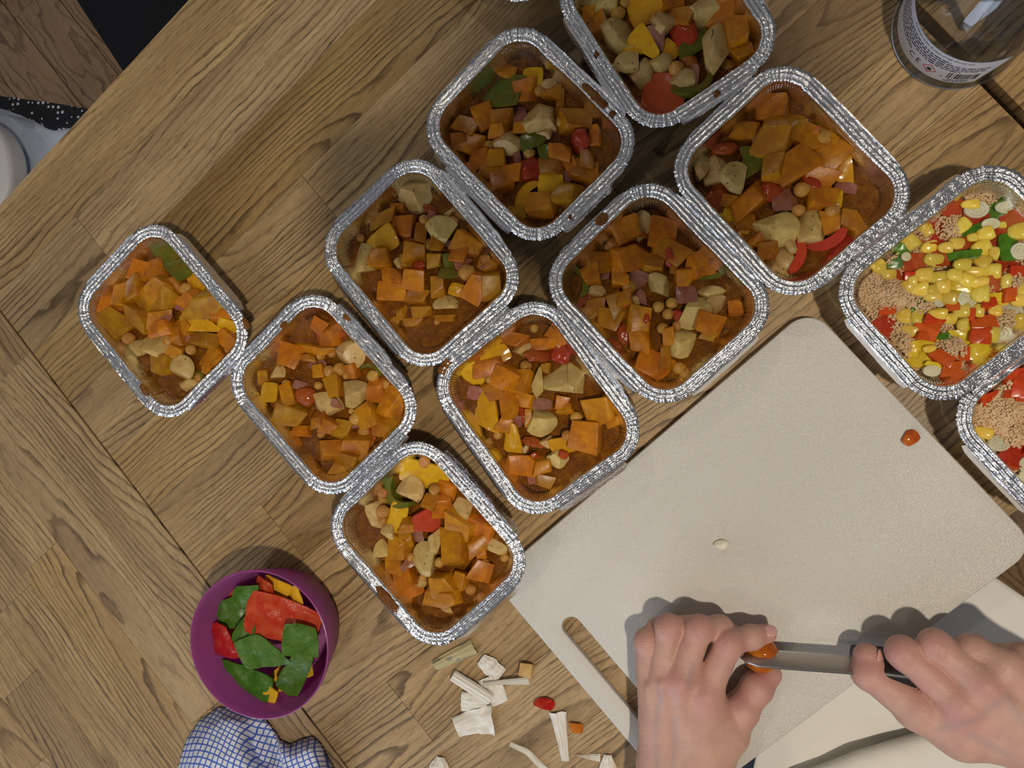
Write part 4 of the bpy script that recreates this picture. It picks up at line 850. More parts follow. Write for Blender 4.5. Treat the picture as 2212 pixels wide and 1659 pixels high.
peel('spring_onion_peel','flat greyish peel under the white roll and thin stick',[c4(740,560),c4(890,880)],[42,46,38],0.7,0.0,'peel',4,0.002)
peel('spring_onion_peel','flat cream peel sticking out left under the white roll',[c4(430,850),c4(740,880)],[40,36,20],0.9,0.0015,'peel',5,0.003)
peel('spring_onion_roll','smooth white rolled onion stalk lying across other peels',[c4(325,545),c4(785,835)],[23,25,23],2.7,0.004,'garlic_peel' if 'garlic_peel' in M else 'peel',6,0.0)
peel('spring_onion_peel','ribbed white peel with a fold, above the thin stick',[c4(665,340),c4(910,540)],[26,40,30],1.1,0.001,'peel',7,0.004)
peel('spring_onion_stick','thin pale onion stick pointing right toward the board',[c4(690,655),c4(930,625),c4(1238,610)],[7,10,15],2.2,0.005,'peel',8,0.0)
peel('spring_onion_peel','wide crinkled white peel, lowest of the heaped peels',[c4(370,1160),c4(600,1080),c4(815,1070)],[40,48,62],0.8,0.001,'peel',9,0.006)
peel('spring_onion_strip','ribbed white strip tapering down beside a brownish scrap',[c5(920,560),c5(980,900),c5(1050,1340)],[36,24,15],0.8,0.0,'peel',10,0.003)
peel('spring_onion_strip','long thin curved peel strip near the bottom frame edge',[c5(160,1070),c5(440,1200),c5(600,1370),c5(760,1520)],[9,13,12,15],1.0,0.0,'peel',11,0.002)
peel('spring_onion_strip','small pointed peel beside the board corner at the bottom',[c5(1190,1250),c5(1600,1300)],[2,8,17],0.6,0.0,'peel',12,0.002)
peel('spring_onion_end','flared white onion end at the bottom edge beside the left wrist',[c5(1715,1235),c5(1725,1560)],[14,30,42],1.6,0.0,'peel',13,0.003)
peel('spring_onion_end','crumpled white onion end at the bottom edge left of the peels',[c4(185,1510),c4(160,1720)],[14,38,44],1.7,0.0,'peel',14,0.004)
# ------------------------------------------------------------------ purple bowl and its peppers
RZ = 0.056; bcn = at(557,1393,RZ); bowl = empty('plastic_bowl',(bcn.x,bcn.y,0.0003)); tag(bowl,'purple translucent plastic bowl holding sliced raw peppers','bowl')
Rr = 0.0605
obj('bowl_shell', lathe('bowl_shell',[(0.0,0.0025),(0.038,0.0025),(0.043,0.0040),(0.0475,0.010),(0.0530,0.030),(0.0585,0.050),(Rr-0.0010,RZ-0.0010),(Rr-0.0002,RZ),(Rr+0.0006,RZ-0.0004),(Rr+0.0006,RZ-0.0016),(0.0603,0.050),(0.0549,0.030),(0.0495,0.009),(0.0450,0.0020),(0.0400,0.0),(0.0,0.0)],80,M['bowl_plastic'],50),bowl)
obj('foot_ring', lathe('foot_ring',[(0.0405,0.0002),(0.0425,0.0002),(0.0425,0.0012),(0.0405,0.0012)],64,M['bowl_plastic'],50),bowl)
bowlbits = [('G',820,250,1,1)]
def pep(name, cx, cy, w, h, rot, key, label, z, tilt=(0,0), curl=0.3, thick=0.10, seed=1, tz=0.45):
    px,py = 360+cx/3.615,1200+cy/3.615; p = at(px,py,z); ppm = FPX/((Vector((0,0,CH))-p).length*0.985)
    me = v_sheet(seed,key,curl=curl,thick=thick,jit=0.14,n=11,ripple=0.12)
    o = obj(name,me,None,p); W_,H_=1.06*w/3.615/ppm,1.06*h/3.615/ppm; o.scale=(W_,H_,(W_+H_)/2*tz); o.rotation_euler=(math.radians(tilt[0]),math.radians(tilt[1]),math.radians(rot)); tag(o,label,'pepper','raw pepper pieces in the purple bowl'); return o
pep('yellow_pepper_slice',850,260,230,170,-20,'yellow_pepper_raw','yellow pepper slice at the top inside the purple bowl',0.026,(15,-10),seed=2)
pep('yellow_pepper_slice',1030,440,150,330,12,'yellow_pepper_raw','yellow pepper slice along the right wall of the purple bowl',0.027,(5,-35),seed=5)
pep('yellow_pepper_slice',600,570,240,200,0,'yellow_pepper_raw','yellow pepper slice hidden under the green and red pieces',0.020,(5,5),seed=6)
pep('yellow_pepper_slice',830,960,170,160,20,'yellow_pepper_raw','yellow pepper slice between the two lower green pieces',0.026,(0,10),seed=7)
pep('yellow_pepper_slice',790,1090,200,210,-25,'yellow_pepper_raw','jagged yellow pepper slice lowest in the purple bowl',0.036,(12,-10),seed=8,curl=0.5)
pep('yellow_pepper_slice',1100,870,120,150,10,'yellow_pepper_raw','small yellow pepper slice right of the bent green piece',0.026,(0,-20),seed=9)
pep('red_pepper_slice',500,320,140,110,20,'red_pepper','small red pepper slice left of the top green piece',0.026,(10,10),seed=11)
pep('red_pepper_slice',770,290,150,190,-15,'red_pepper','red pepper slice standing behind the top green piece',0.032,(10,-5),seed=12,curl=0.45)
pep('green_pepper_slice',520,440,190,230,20,'green_pepper','dark green pepper slice left of the big red slice',0.030,(0,12),seed=13)
pep('green_pepper_slice',625,290,170,250,-22,'green_pepper','long green pepper slice at the top of the purple bowl',0.036,(8,0),seed=14,curl=0.45)
pep('red_pepper_slice',840,470,540,260,-12,'red_pepper','big red pepper slice with its pale rib facing up',0.041,(-8,5),seed=15,curl=-0.28,thick=0.12)
pep('red_pepper_slice',480,670,230,210,-5,'red_pepper','glossy red pepper square at the left in the bowl',0.037,(6,-6),seed=16,curl=0.4)
pep('green_pepper_slice',580,930,400,250,-28,'green_pepper','wide green pepper slice at the lower left of the bowl',0.037,(5,-6),seed=17,curl=-0.16,thick=0.08)
pep('green_pepper_slice',650,650,230,210,-30,'green_pepper','green pepper slice right of the glossy red square',0.042,(0,-8),seed=18,thick=0.08)
pep('green_pepper_slice',760,750,380,250,14,'green_pepper','large green pepper slice in the middle of the bowl',0.046,(4,0),seed=19,curl=-0.18,thick=0.08)
pep('green_pepper_slice',1020,690,280,230,-6,'green_pepper','green pepper slice with a pale rib at the right',0.047,(0,10),seed=20,curl=-0.22,thick=0.09)
pep('green_pepper_slice',1000,930,170,330,-28,'green_pepper','long green pepper slice slanting down at the lower right',0.041,(8,10),seed=21,curl=0.2,thick=0.09)
# ------------------------------------------------------------------ checked cloth
def cloth():
    poly = [(372,1800),(378,1700),(390,1640),(405,1595),(432,1556),(470,1530),(505,1530),(545,1542),(575,1556),(592,1578),(606,1600),(628,1610),(652,1598),(676,1592),(692,1606),(703,1628),(722,1662),(748,1720),(760,1800)]
    def inside_d(x,y):
        ins=False; dm=1e9; n=len(poly)
        for i in range(n):
            x1,y1=poly[i]; x2,y2=poly[(i+1)%n]
            if (y1>y)!=(y2>y) and x<(x2-x1)*(y-y1)/(y2-y1)+x1: ins=not ins
            L=(x2-x1)**2+(y2-y1)**2; t_=max(0,min(1,((x-x1)*(x2-x1)+(y-y1)*(y2-y1))/L)); d=math.hypot(x-x1-t_*(x2-x1),y-y1-t_*(y2-y1))
            if not(i==n-1): dm=min(dm,d)
        return dm if ins else -dm
    st=4.0; X=np.arange(360,772,st); Y=np.arange(1520,1800,st); idx={}; v=[]; uv=[]
    for i,x in enumerate(X):
        for j,y in enumerate(Y):
            d=inside_d(x,y)
            if d<-st*0.9: continue
            # folds: two humps with a hollow between them
            hump=1.0*math.exp(-(((x-470)/95)**2+((y-1650)/120)**2))+0.75*math.exp(-(((x-690)/60)**2+((y-1680)/80)**2))
            hollow=math.exp(-(((x-560-(y-1600)*0.35)/26)**2+((y-1615)/48)**2))
            fold=0.30*math.sin((x*0.045+y*0.03)+2.2*nz(x*0.008,y*0.008,2))+0.25*nz(x*0.022,y*0.022,5)+0.12*nz(x*0.06,y*0.06,8)
            rise=min(1,max(0,d)/26.0)**0.6
            z=0.002+rise*(0.010+0.020*hump-0.024*hollow+0.0075*fold)
            z=max(z,0.0015); p=at(x,y,z); idx[(i,j)]=len(v); v.append(p)
            a=0.35; ca,sa=math.cos(a),math.sin(a); xx=x+12*nz(x*0.010,y*0.010,1)+z*700; yy=y+12*nz(x*0.010,y*0.010,7)+z*500
            if x>600+ (y-1600)*0.2: ca,sa=math.cos(-0.35),math.sin(-0.35)
            uv.append(((xx*ca+yy*sa)/12.8,(-xx*sa+yy*ca)/12.8))
    f=[]
    for (i,j),a in idx.items():
        q=[idx.get((i+1,j)),idx.get((i+1,j+1)),idx.get((i,j+1))]
        if None not in q: f.append((a,q[2],q[1],q[0]))
    c=sum(v,Vector())/len(v); c.z=0
    o=obj('kitchen_cloth',mesh_from('kitchen_cloth',[p-c for p in v],f,M['check_cloth'],True,uv=uv),None,c)
    m=o.modifiers.new('thick','SOLIDIFY'); m.thickness=0.0012; m.offset=-1
    tag(o,'crumpled blue and white checked kitchen cloth below the purple bowl','cloth')
cloth()
# ------------------------------------------------------------------ clear spray bottle
btl = empty('spray_bottle',(0.2237,0.2469,0.0004)); tag(btl,'clear plastic spray bottle with a white printed label, upper right','bottle')
BR=0.0452
po=[(0.0,0.0015),(0.036,0.0010),(0.0435,0.0),(0.0458,0.0010),(0.0460,0.0030),(0.0448,0.0048),(BR-0.001,0.0065),(BR-0.001,0.048),(0.0425,0.058),(0.0370,0.071),(0.0280,0.084),(0.0190,0.092),(0.0140,0.097),(0.0135,0.110)]
obj('bottle_body', lathe('bottle_body',po,96,M['clear_plastic'],60),btl)
obj('dip_tube', tube('dip_tube',[(0.004,-0.002,0.006),(0.002,-0.001,0.05),(0,0,0.112)],0.0035,12,M['tube_plastic']),btl)
obj('pump_core', lathe('pump_core',[(0,0.070),(0.0075,0.070),(0.0075,0.090),(0.0105,0.094),(0.0105,0.109),(0,0.109)],24,M['tube_plastic'],40),btl)
cap_=obj('spray_head', lathe('spray_head',[(0,0.1105),(0.0165,0.1105),(0.0165,0.124),(0.0125,0.132),(0.0100,0.150),(0,0.150)],32,M['white_plastic'],40),btl)
obj('nozzle', box_mesh('nozzle',0.050,0.018,0.018,0.003,M['white_plastic']),cap_,(0.016,0,0.150))
obj('trigger', tube('trigger',[(0.022,0,0.142),(0.028,0,0.128),(0.026,0,0.115)],[0.005,0.004,0.003],10,M['white_plastic']),cap_)
A0,A1=math.radians(150),math.radians(292)     # the label wraps the side that faces the camera
LZ0,LZ1=0.0105,0.0455; LRd=BR-0.00085
def wrap(s, z, off=0.0): a=A0+s/LRd; r=LRd+off; return (r*math.cos(a), r*math.sin(a), z)
SL=(A1-A0)*LRd
def lab_poly():
    v=[];nu,nv=48,4
    for off in (0.0,0.0002):
        for i in range(nu):
            for j in range(nv):
                t_=j/(nv-1); s=SL*i/(nu-1); sm=SL-0.010*(1-t_)    # slanted right end
                v.append(wrap(min(s,sm),LZ0+(LZ1-LZ0)*t_,off))
    f=[]; m=nu*nv; f0=grid_faces(nu,nv)
    f+=[tuple(a+m for a in q) for q in f0]+[tuple(reversed(q)) for q in f0]
    return mesh_from('label_sheet',v,f,M['label_paper'],True)
lab=obj('label_sheet',lab_poly(),btl)
def wrapped(name, me, s0, z0, mat, off=0.0003):
    for v in me.vertices: v.co=Vector(wrap(s0+v.co.x, z0+v.co.y, off))
    me.materials.clear(); me.materials.append(mat); obj(name,me,lab)
def quad_mesh(quads):
    v=[];f=[]
    for (x0,y0,x1,y1) in quads:
        n=max(2,int((x1-x0)/0.002)+1); b=len(v)
        for i in range(n): x=x0+(x1-x0)*i/(n-1); v+= [(x,y0,0),(x,y1,0)]
        f+=[(b+2*i,b+2*i+2,b+2*i+3,b+2*i+1) for i in range(n-1)]
    return mesh_from('print',v,f)
wrapped('printed_line', text_mesh('printed_line','Children under 8 years of age should not',0.0031),0.036,LZ1-0.0042,M['ink'])
wrapped('ce_mark', text_mesh('ce_mark','C E',0.0075),0.046,LZ0+0.0065,M['ink'])
rl=random.Random(4); qs=[]
for li,(s0,s1) in enumerate(((0.004,0.074),(0.004,0.100),(0.004,0.098),(0.004,0.099),(0.004,0.084),(0.004,0.044),(0.004,0.046))):
    x=s0; y=LZ1-0.0085-li*0.0024
    while x<s1: w=rl.uniform(0.0015,0.0055); qs.append((x,y,min(x+w,s1),y+0.0011)); x+=w+0.0009
wrapped('small_print', quad_mesh(qs),0,0,M['ink'])
x=0.078; qs=[]
for w,g in ((.0006,.0004),(.0003,.0005),(.0009,.0012),(.0004,.0010),(.0012,.0005),(.0009,.0003),(.0005,.0005),(.0006,.0004),(.0004,.0004),(.0008,.0006),(.0005,.0004),(.0010,.0008),(.0004,.0006),(.0005,.0007),(.0009,.0004),(.0012,.0)): qs.append((x,LZ0+0.0065,x+w,LZ0+0.0150)); x+=w+g
wrapped('barcode', quad_mesh(qs),0,0,M['ink'])
wrapped('barcode_digits', quad_mesh([(0.080,LZ0+0.0040,0.0845,LZ0+0.0050),(0.0855,LZ0+0.0040,0.094,LZ0+0.0050),(0.078,LZ0+0.0018,0.083,LZ0+0.0028),(0.0838,LZ0+0.0018,0.0885,LZ0+0.0028),(0.0893,LZ0+0.0018,0.094,LZ0+0.0028),(0.0745,LZ0+0.0065,0.0755,LZ0+0.0078)]),0,0,M['ink'])
def diamond(r): return [(0,-r),(r,0),(0,r),(-r,0)]
dv=[(x,y,0) for x,y in diamond(0.0056)]+[(x,y,0) for x,y in diamond(0.0046)]
wrapped('hazard_diamond', mesh_from('hazard',dv,[(0,1,5,4),(1,2,6,5),(2,3,7,6),(3,0,4,7)]),0.065,LZ0+0.0095,M['red_ink'])
wrapped('flame_symbol', mesh_from('flame',[(-.0016,-.0012,0),(.0014,-.0014,0),(.0021,.0004,0),(.0009,.0012,0),(.0006,.0026,0),(-.0007,.0014,0),(-.0019,.0006,0),(-.0016,-.0024,0),(.0016,-.0024,0),(.0016,-.0020,0),(-.0016,-.0020,0)],[(0,1,2,3,4,5,6),(7,8,9,10)]),0.065,LZ0+0.0092,M['ink'])
# ------------------------------------------------------------------ tomato and knife
tp = at(1643,1414,0.021)
tom = empty('cherry_tomato',(tp.x,tp.y,BZ+0.0003)); tag(tom,'orange-red cherry tomato being cut between the fingers','tomato')
bm=bmesh.new(); bmesh.ops.create_uvsphere(bm,u_segments=32,v_segments=20,radius=0.0135)
for v in bm.verts:
    r_=math.hypot(v.co.x,v.co.y)/0.0135; v.co.z-=0.002*math.exp(-(r_/0.25)**2)*(1 if v.co.z>0 else 0); v.co.z*=0.95
obj('flesh',bm_mesh('flesh',bm,M['tomato_raw'],True),tom,(0,0,0.0128))
obj('stem_scar',lathe('stem_scar',[(0,0.0006),(0.0012,0.0007),(0.0020,0.0002),(0.0022,-0.0004),(0,-0.0004)],14,M['green_pepper_cooked'],50),tom,(-0.001,-0.001,0.0236))
k0,k1=at(1604,1438,0.0405),at(1850,1456,0.0390)
kd=(k1-k0); kl=math.hypot(kd.x,kd.y); ka=math.atan2(kd.y,kd.x)
knife=empty('paring_knife',k0,ka); tag(knife,'small steel paring knife with a black handle in the right hand','knife')
knife.rotation_euler=(math.radians(24),-math.atan2(kd.z,kl),ka)
prof=[(0.0,-0.0075),(0.004,-0.003),(0.012,-0.0004),(0.03,0.0),(kl+0.012,0.0),(kl+0.012,-0.0165),(0.03,-0.0155),(0.012,-0.0125),(0.003,-0.0095)]
obj('blade',curve_solid('blade',[prof],0.0006,0.0002,M['steel'],1),knife).rotation_euler=(math.pi/2,0,0)
hp=[(kl+0.006,-0.001),(kl+0.03,0.001),(kl+0.07,0.0),(kl+0.10,-0.001),(kl+0.105,-0.008),(kl+0.10,-0.019),(kl+0.06,-0.017),(kl+0.02,-0.019),(kl+0.006,-0.019)]
obj('handle',curve_solid('handle',[hp],0.003,0.0045,M['black_plastic'],3),knife).rotation_euler=(math.pi/2,0,0)
# ------------------------------------------------------------------ person: two hands and forearms grown as one surface
def round_cone(P,a,b,r1,r2):
    a=np.array(a);b=np.array(b);ba=b-a;l2=ba@ba;rr=r1-r2;a2=l2-rr*rr;il2=1/l2
    pa=P-a;y=pa@ba;z=y-l2;x2=((pa*l2-y[:,None]*ba)**2).sum(1);y2=y*y*l2;z2=z*z*l2
    k=np.sign(rr)*rr*rr*x2
    c1=np.sign(z)*a2*z2>k; c2=np.sign(y)*a2*y2<k
    return np.where(c1,np.sqrt(x2+z2)*il2-r2,np.where(c2,np.sqrt(x2+y2)*il2-r1,(np.sqrt(np.maximum(x2*a2*il2,0))+y*rr)*il2-r1))
def smin(a,b,k): h=np.clip(0.5+0.5*(b-a)/k,0,1); return b*(1-h)+a*h-k*h*(1-h)
def surface_nets(F,org,h):
    nx,ny,nz_=F.shape; S=F<0
    c=np.zeros((nx-1,ny-1,nz_-1),int)
    cor=[(i,j,k) for i in(0,1) for j in(0,1) for k in(0,1)]
    sl=lambda o:(slice(o[0],nx-1+o[0]),slice(o[1],ny-1+o[1]),slice(o[2],nz_-1+o[2]))
    for o in cor: c+=S[sl(o)]
    act=(c>0)&(c<8); ids=-np.ones(act.shape,int); ids[act]=np.arange(act.sum())
    acc=np.zeros((act.sum(),3));cnt=np.zeros(act.sum())
    for i,a in enumerate(cor):
        for b in cor[i+1:]:
            if sum(abs(a[q]-b[q]) for q in range(3))!=1: continue
            fa=F[sl(a)][act];fb=F[sl(b)][act];m=(fa<0)!=(fb<0);t_=np.where(m,fa/np.where(m,fa-fb,1),0)
            p=np.array(a)+t_[:,None]*(np.array(b)-np.array(a)); acc[m]+=p[m];cnt[m]+=1
    V=np.argwhere(act)+acc/cnt[:,None]; V=V*h+org; Fc=[]
    for ax in range(3):
        o=[0,0,0];o[ax]=1;u,w=[q for q in range(3) if q!=ax]
        s0=[slice(None)]*3;s1=[slice(None)]*3;s0[ax]=slice(0,-1);s1[ax]=slice(1,None)
        e=S[tuple(s0)]!=S[tuple(s1)]; flip=S[tuple(s0)]
        I=np.argwhere(e); 
        ok=(I[:,u]>0)&(I[:,w]>0)&(I[:,u]<F.shape[u]-1)&(I[:,w]<F.shape[w]-1); I=I[ok]
        def g(du,dw): J=I.copy();J[:,u]-=du;J[:,w]-=dw;return ids[J[:,0],J[:,1],J[:,2]]
        q=np.stack([g(1,1),g(0,1),g(0,0),g(1,0)],1); fl=flip[I[:,0],I[:,1],I[:,2]]
        if ax==1: fl=~fl
        q[~fl]=q[~fl][:,::-1]; Fc.append(q)
    return V,np.concatenate(Fc)
def grow(hand,h=0.0011):
    allp=[];
    for a,b,r1,r2 in hand['palm']: allp+=[(np.array(a)-r1-.006,np.array(a)+r1+.006),(np.array(b)-r2-.006,np.array(b)+r2+.006)]
    for fch in hand['fingers']:
        for p,r in fch: allp.append((np.array(p)-r-.004,np.array(p)+r+.004))
    lo=np.min([p[0] for p in allp],0);hi=np.max([p[1] for p in allp],0)
    n=np.ceil((hi-lo)/h).astype(int)+1
    g=np.stack(np.meshgrid(*[lo[i]+h*np.arange(n[i]) for i in range(3)],indexing='ij'),-1).reshape(-1,3)
    D=None
    for i_,(a,b,r1,r2) in enumerate(hand['palm']):
        d=round_cone(g,a,np.array(b)+(np.array(a)-np.array(b))*(0.13 if i_<4 else 0),r1,r2*(0.95 if i_<4 else 1)); D=d if D is None else smin(D,d,hand.get('kp',0.010))
    for a,b,r in hand.get('tendons',[]): D=smin(D,round_cone(g,a,b,r,r*0.8),0.005)
    out=D.copy()
    for fch in hand['fingers']:
        fd=None
        for (p,r),(q,s) in zip(fch[:-1],fch[1:]):
            d=round_cone(g,p,q,r,s); fd=d if fd is None else smin(fd,d,0.003)
        for p,r in fch[1:-1]: fd=smin(fd,np.linalg.norm(g-np.array(p)-np.array([0,0,0.001]),axis=1)-r*1.03,0.004)
        out=smin(out,smin(D,fd,0.0045),0.0010)
    for (c,r,k) in hand.get('bumps',[]): out=smin(out,np.linalg.norm(g-np.array(c),axis=1)-r,k)
    V,Fq=surface_nets(out.reshape(n),lo,h)
    tone=np.zeros((len(V),3))
    for c,r in hand['pink']: tone[:,0]=np.maximum(tone[:,0],np.exp(-((V-np.array(c))**2).sum(1)/r**2))
    for pl in hand.get('veins',[]):
        for a,b in zip(pl[:-1],pl[1:]):
            a=np.array(a);b=np.array(b);ba=b-a;t_=np.clip(((V-a)@ba)/(ba@ba),0,1);d=np.linalg.norm((V-a-t_[:,None]*ba)[:,:2],axis=1); tone[:,1]=np.maximum(tone[:,1],np.exp(-(d/0.0028)**2)*(V[:,2]>a[2]-0.012))
    for fch in hand['fingers'][:4]:
        for (p0,_),(p1,r1),(p2,_) in zip(fch[:1],fch[1:2],fch[2:3]):
            ax=(Vector(p2)-Vector(p0)).normalized(); s_=ax.cross(Vector((0,0,1))).normalized(); c0=Vector(p1)+Vector((0,0,r1*0.8))
            for off,wd in ((-.0030,.0040),(-.0006,.0052),(.0020,.0048)):
                a=np.array(c0+ax*off-s_*wd); b=np.array(c0+ax*off+s_*wd); ba=b-a; t_=np.clip(((V-a)@ba)/(ba@ba),0,1); d=np.linalg.norm((V-a-t_[:,None]*ba)[:,:2],axis=1); tone[:,2]=np.maximum(tone[:,2],np.exp(-(d/0.0007)**2)*(V[:,2]>a[2]-0.006))
    return V,Fq,tone
def Lh(x,y,z): return at(1320+x/4.378,1280+y/4.378,.008+(z-.008)*0.66)
def Rh(x,y,z): return at(1560+x/3.393,1280+y/3.393,.008+(z-.008)*0.62)
# left hand: arched over the tomato, thumb opposing
LM={'i':(Lh(890,930,.054),.0120),'m':(Lh(650,810,.057),.0115),'r':(Lh(480,800,.053),.0110),'l':(Lh(365,830,.045),.0102)}
wa,wb=Lh(860,1640,.042),Lh(510,1640,.040); ea,eb=Lh(820,3000,.075),Lh(420,3000,.070)
left={'palm':[(wa,LM['i'][0],.0185,.0120),(wb,LM['l'][0],.0175,.0105),(wb,LM['r'][0],.0170,.0110),(wa,LM['m'][0],.0170,.0115),
              (wa,ea,.0185,.027),(wb,eb,.0180,.027),(Lh(900,1500,.036),Lh(1080,1330,.036),.0190,.0165),(LM['i'][0],Lh(1060,1290,.036),.0100,.0140)],
 'tendons':[(LM[k][0]+Vector((0,0,.0105)),Lh(x,1500,.0570),.0028) for k,x in (('i',760),('m',660),('r',560),('l',470))],
 'fingers':[[LM['i'],(Lh(1115,480,.054),.0096),(Lh(1325,420,.041),.0082),(Lh(1475,388,.033),.0070)],
            [LM['m'],(Lh(830,345,.057),.0096),(Lh(1030,330,.042),.0084),(Lh(1170,395,.024),.0072)],
            [LM['r'],(Lh(545,330,.054),.0092),(Lh(730,330,.040),.0080),(Lh(820,420,.020),.0070)],
            [LM['l'],(Lh(335,455,.045),.0086),(Lh(440,340,.033),.0074),(Lh(540,420,.018),.0065)],
            [(Lh(1060,1340,.036),.0165),(Lh(1225,1110,.034),.0125),(Lh(1375,900,.028),.0112),(Lh(1500,775,.0215),.0090)]],
 'bumps':[(LM['i'][0]+Vector((0,0,.003)),.0108,.008),(LM['m'][0]+Vector((0,0,.003)),.0102,.008)],
 'pink':[(LM['i'][0]+Vector((0,0,.01)),.012),(LM['m'][0]+Vector((0,0,.01)),.012),(Lh(1115,480,.063),.011),(Lh(830,345,.066),.010),(Lh(545,330,.063),.009),(Lh(335,455,.05),.008),(Lh(1475,388,.033),.012),(Lh(1450,820,.03),.016),(Lh(1250,1000,.04),.014)],
 'veins':[[Lh(470,900,.06),Lh(420,1250,.06),Lh(430,1700,.06)],[Lh(600,1150,.06),Lh(590,1700,.06)],[Lh(760,640,.06),Lh(720,800,.06)]]}
# right hand: fist round the knife handle
RM={'i':(Rh(1720,790,.070),.0125),'m':(Rh(1895,650,.076),.0122),'r':(Rh(2060,530,.074),.0115),'l':(Rh(2190,480,.066),.0108)}
wa,wb=Rh(2330,1080,.070),Rh(2500,860,.070); ea,eb=Rh(3300,1750,.110),Rh(3460,1480,.110)
right={'palm':[(wa,RM['i'][0],.0200,.0125),(wb,RM['l'][0],.0185,.0110),(wb,RM['r'][0],.0180,.0115),(wa,RM['m'][0],.0190,.0122),
               (wa,ea,.0195,.029),(wb,eb,.0190,.029),(wa,Rh(1800,1010,.060),.0190,.0185),(RM['i'][0],Rh(1680,960,.058),.0120,.0160)],
 'tendons':[(RM['i'][0]+Vector((0,0,.0105)),Rh(2250,1000,.087),.0022),(RM['m'][0]+Vector((0,0,.010)),Rh(2290,950,.088),.0022)],
 'fingers':[[RM['i'],(Rh(1320,435,.063),.0104),(Rh(1345,560,.044),.0088),(Rh(1450,640,.036),.0078)],
            [RM['m'],(Rh(1560,385,.066),.0104),(Rh(1560,510,.044),.0088),(Rh(1650,600,.034),.0078)],
            [RM['r'],(Rh(1830,420,.063),.0100),(Rh(1810,520,.042),.0084),(Rh(1890,620,.034),.0075)],
            [RM['l'],(Rh(2040,480,.054),.0090),(Rh(2020,560,.038),.0078),(Rh(2090,640,.032),.0070)],
            [(Rh(1760,1030,.060),.0185),(Rh(1420,850,.056),.0138),(Rh(1075,590,.050),.0112),(Rh(1062,470,.046),.0098)]],
 'bumps':[(RM['i'][0]+Vector((0,0,.004)),.0108,.008),(RM['m'][0]+Vector((0,0,.004)),.0104,.008),(RM['r'][0]+Vector((0,0,.003)),.0100,.008)],
 'pink':[(Rh(1300,420,.072),.012),(Rh(1560,385,.075),.010),(RM['i'][0]+Vector((0,-.006,.008)),.014),(Rh(1060,520,.055),.014),(RM['m'][0]+Vector((0,0,.012)),.009),(Rh(1500,600,.07),.012)],
 'veins':[[Rh(1600,1010,.085),Rh(1900,880,.09),Rh(2060,720,.09)],[Rh(2060,740,.09),Rh(2160,900,.09),Rh(2300,980,.09)],[Rh(1800,1020,.085),Rh(2050,1150,.085)]]}
VA,FA,TA_=grow(left); VB,FB,TB_=grow(right)
def hcone(prims,h,k):
    lo=np.min([np.minimum(np.array(a)-r,np.array(b)-s) for a,b,r,s in prims],0)-2*h;hi=np.max([np.maximum(np.array(a)+r,np.array(b)+s) for a,b,r,s in prims],0)+2*h
    n=np.ceil((hi-lo)/h).astype(int)+1; g=np.stack(np.meshgrid(*[lo[i]+h*np.arange(n[i]) for i in range(3)],indexing='ij'),-1).reshape(-1,3); D=None
    for p in prims: d=round_cone(g,*p); D=d if D is None else smin(D,d,k)
    return surface_nets(D.reshape(n),lo,h)
# seated torso behind the table edge, outside the photo
face=VX*1.0
hip=Vector((0.46,-0.62,-0.22)); chest=Vector((0.42,-0.60,0.16)); shl,shr=chest-UX*0.155+Vector((0,0,.06)),chest+UX*0.155+Vector((0,0,.06))
el_l=Lh(600,4200,.06); el_r=Rh(4200,2300,.10)
neck=chest+Vector((0,0,.14)); headc=neck+Vector((0,0,.115))+VX*0.03
VC,FC=hcone([(neck-Vector((0,0,.06)),neck+Vector((0,0,.06)),.052,.050),(headc+Vector((0,0,.035)),headc-Vector((0,0,.035))+VX*0.015,.085,.066),(headc+VX*0.085-Vector((0,0,.005)),headc+VX*0.100-Vector((0,0,.025)),.008,.012),(headc-UX*0.080-Vector((0,0,.005)),headc-UX*0.084+Vector((0,0,.025)),.010,.014),(headc+UX*0.080-Vector((0,0,.005)),headc+UX*0.084+Vector((0,0,.025)),.010,.014)],0.006,0.012)
TC_=np.zeros((len(VC),3))
V=np.concatenate([VA,VB,VC]); F_=np.concatenate([FA,FB+len(VA),FC+len(VA)+len(VB)]); TN=np.concatenate([TA_,TB_,TC_])
person=empty('person',(hip.x,hip.y,FZ+0.0025)); tag(person,'person in a cream apron cutting a tomato with both hands','person')
org=np.array(person.location)
def join_islands(V,F_,chain):
    """open one quad at each end and run a four-sided limb through the given points (inside the sleeves)"""
    cen=V[F_].mean(1); V=list(map(tuple,V)); keep=np.ones(len(F_),bool); new=[]
    for (pa,mid,pb) in chain:
        ia=int(np.argmin(((cen-np.array(pa))**2).sum(1))); ib=int(np.argmin(((cen-np.array(pb))**2).sum(1))); keep[ia]=keep[ib]=False
        prev=list(F_[ia]); pc=np.array([V[i] for i in prev])-cen[ia]
        for m_,r_ in mid:
            q=[]
            for k in range(4): d=pc[k]/np.linalg.norm(pc[k]); V.append(tuple(np.array(m_)+d*r_)); q.append(len(V)-1)
            new+=[(prev[k],prev[(k+1)%4],q[(k+1)%4],q[k]) for k in range(4)]; prev=q
        e=list(F_[ib]); best=None
        for rev in (e,e[::-1]):
            for s_ in range(4):
                c_=rev[s_:]+rev[:s_]; dd=sum(np.linalg.norm((np.array(V[prev[k]])-np.array(m_))/r_*0.01-(np.array(V[c_[k]])-cen[ib])) for k in range(4))
                if best is None or dd<best[0]: best=(dd,c_)
        e=best[1]; new+=[(prev[k],prev[(k+1)%4],e[(k+1)%4],e[k]) for k in range(4)]
    return np.array(V),np.concatenate([F_[keep],np.array(new)])
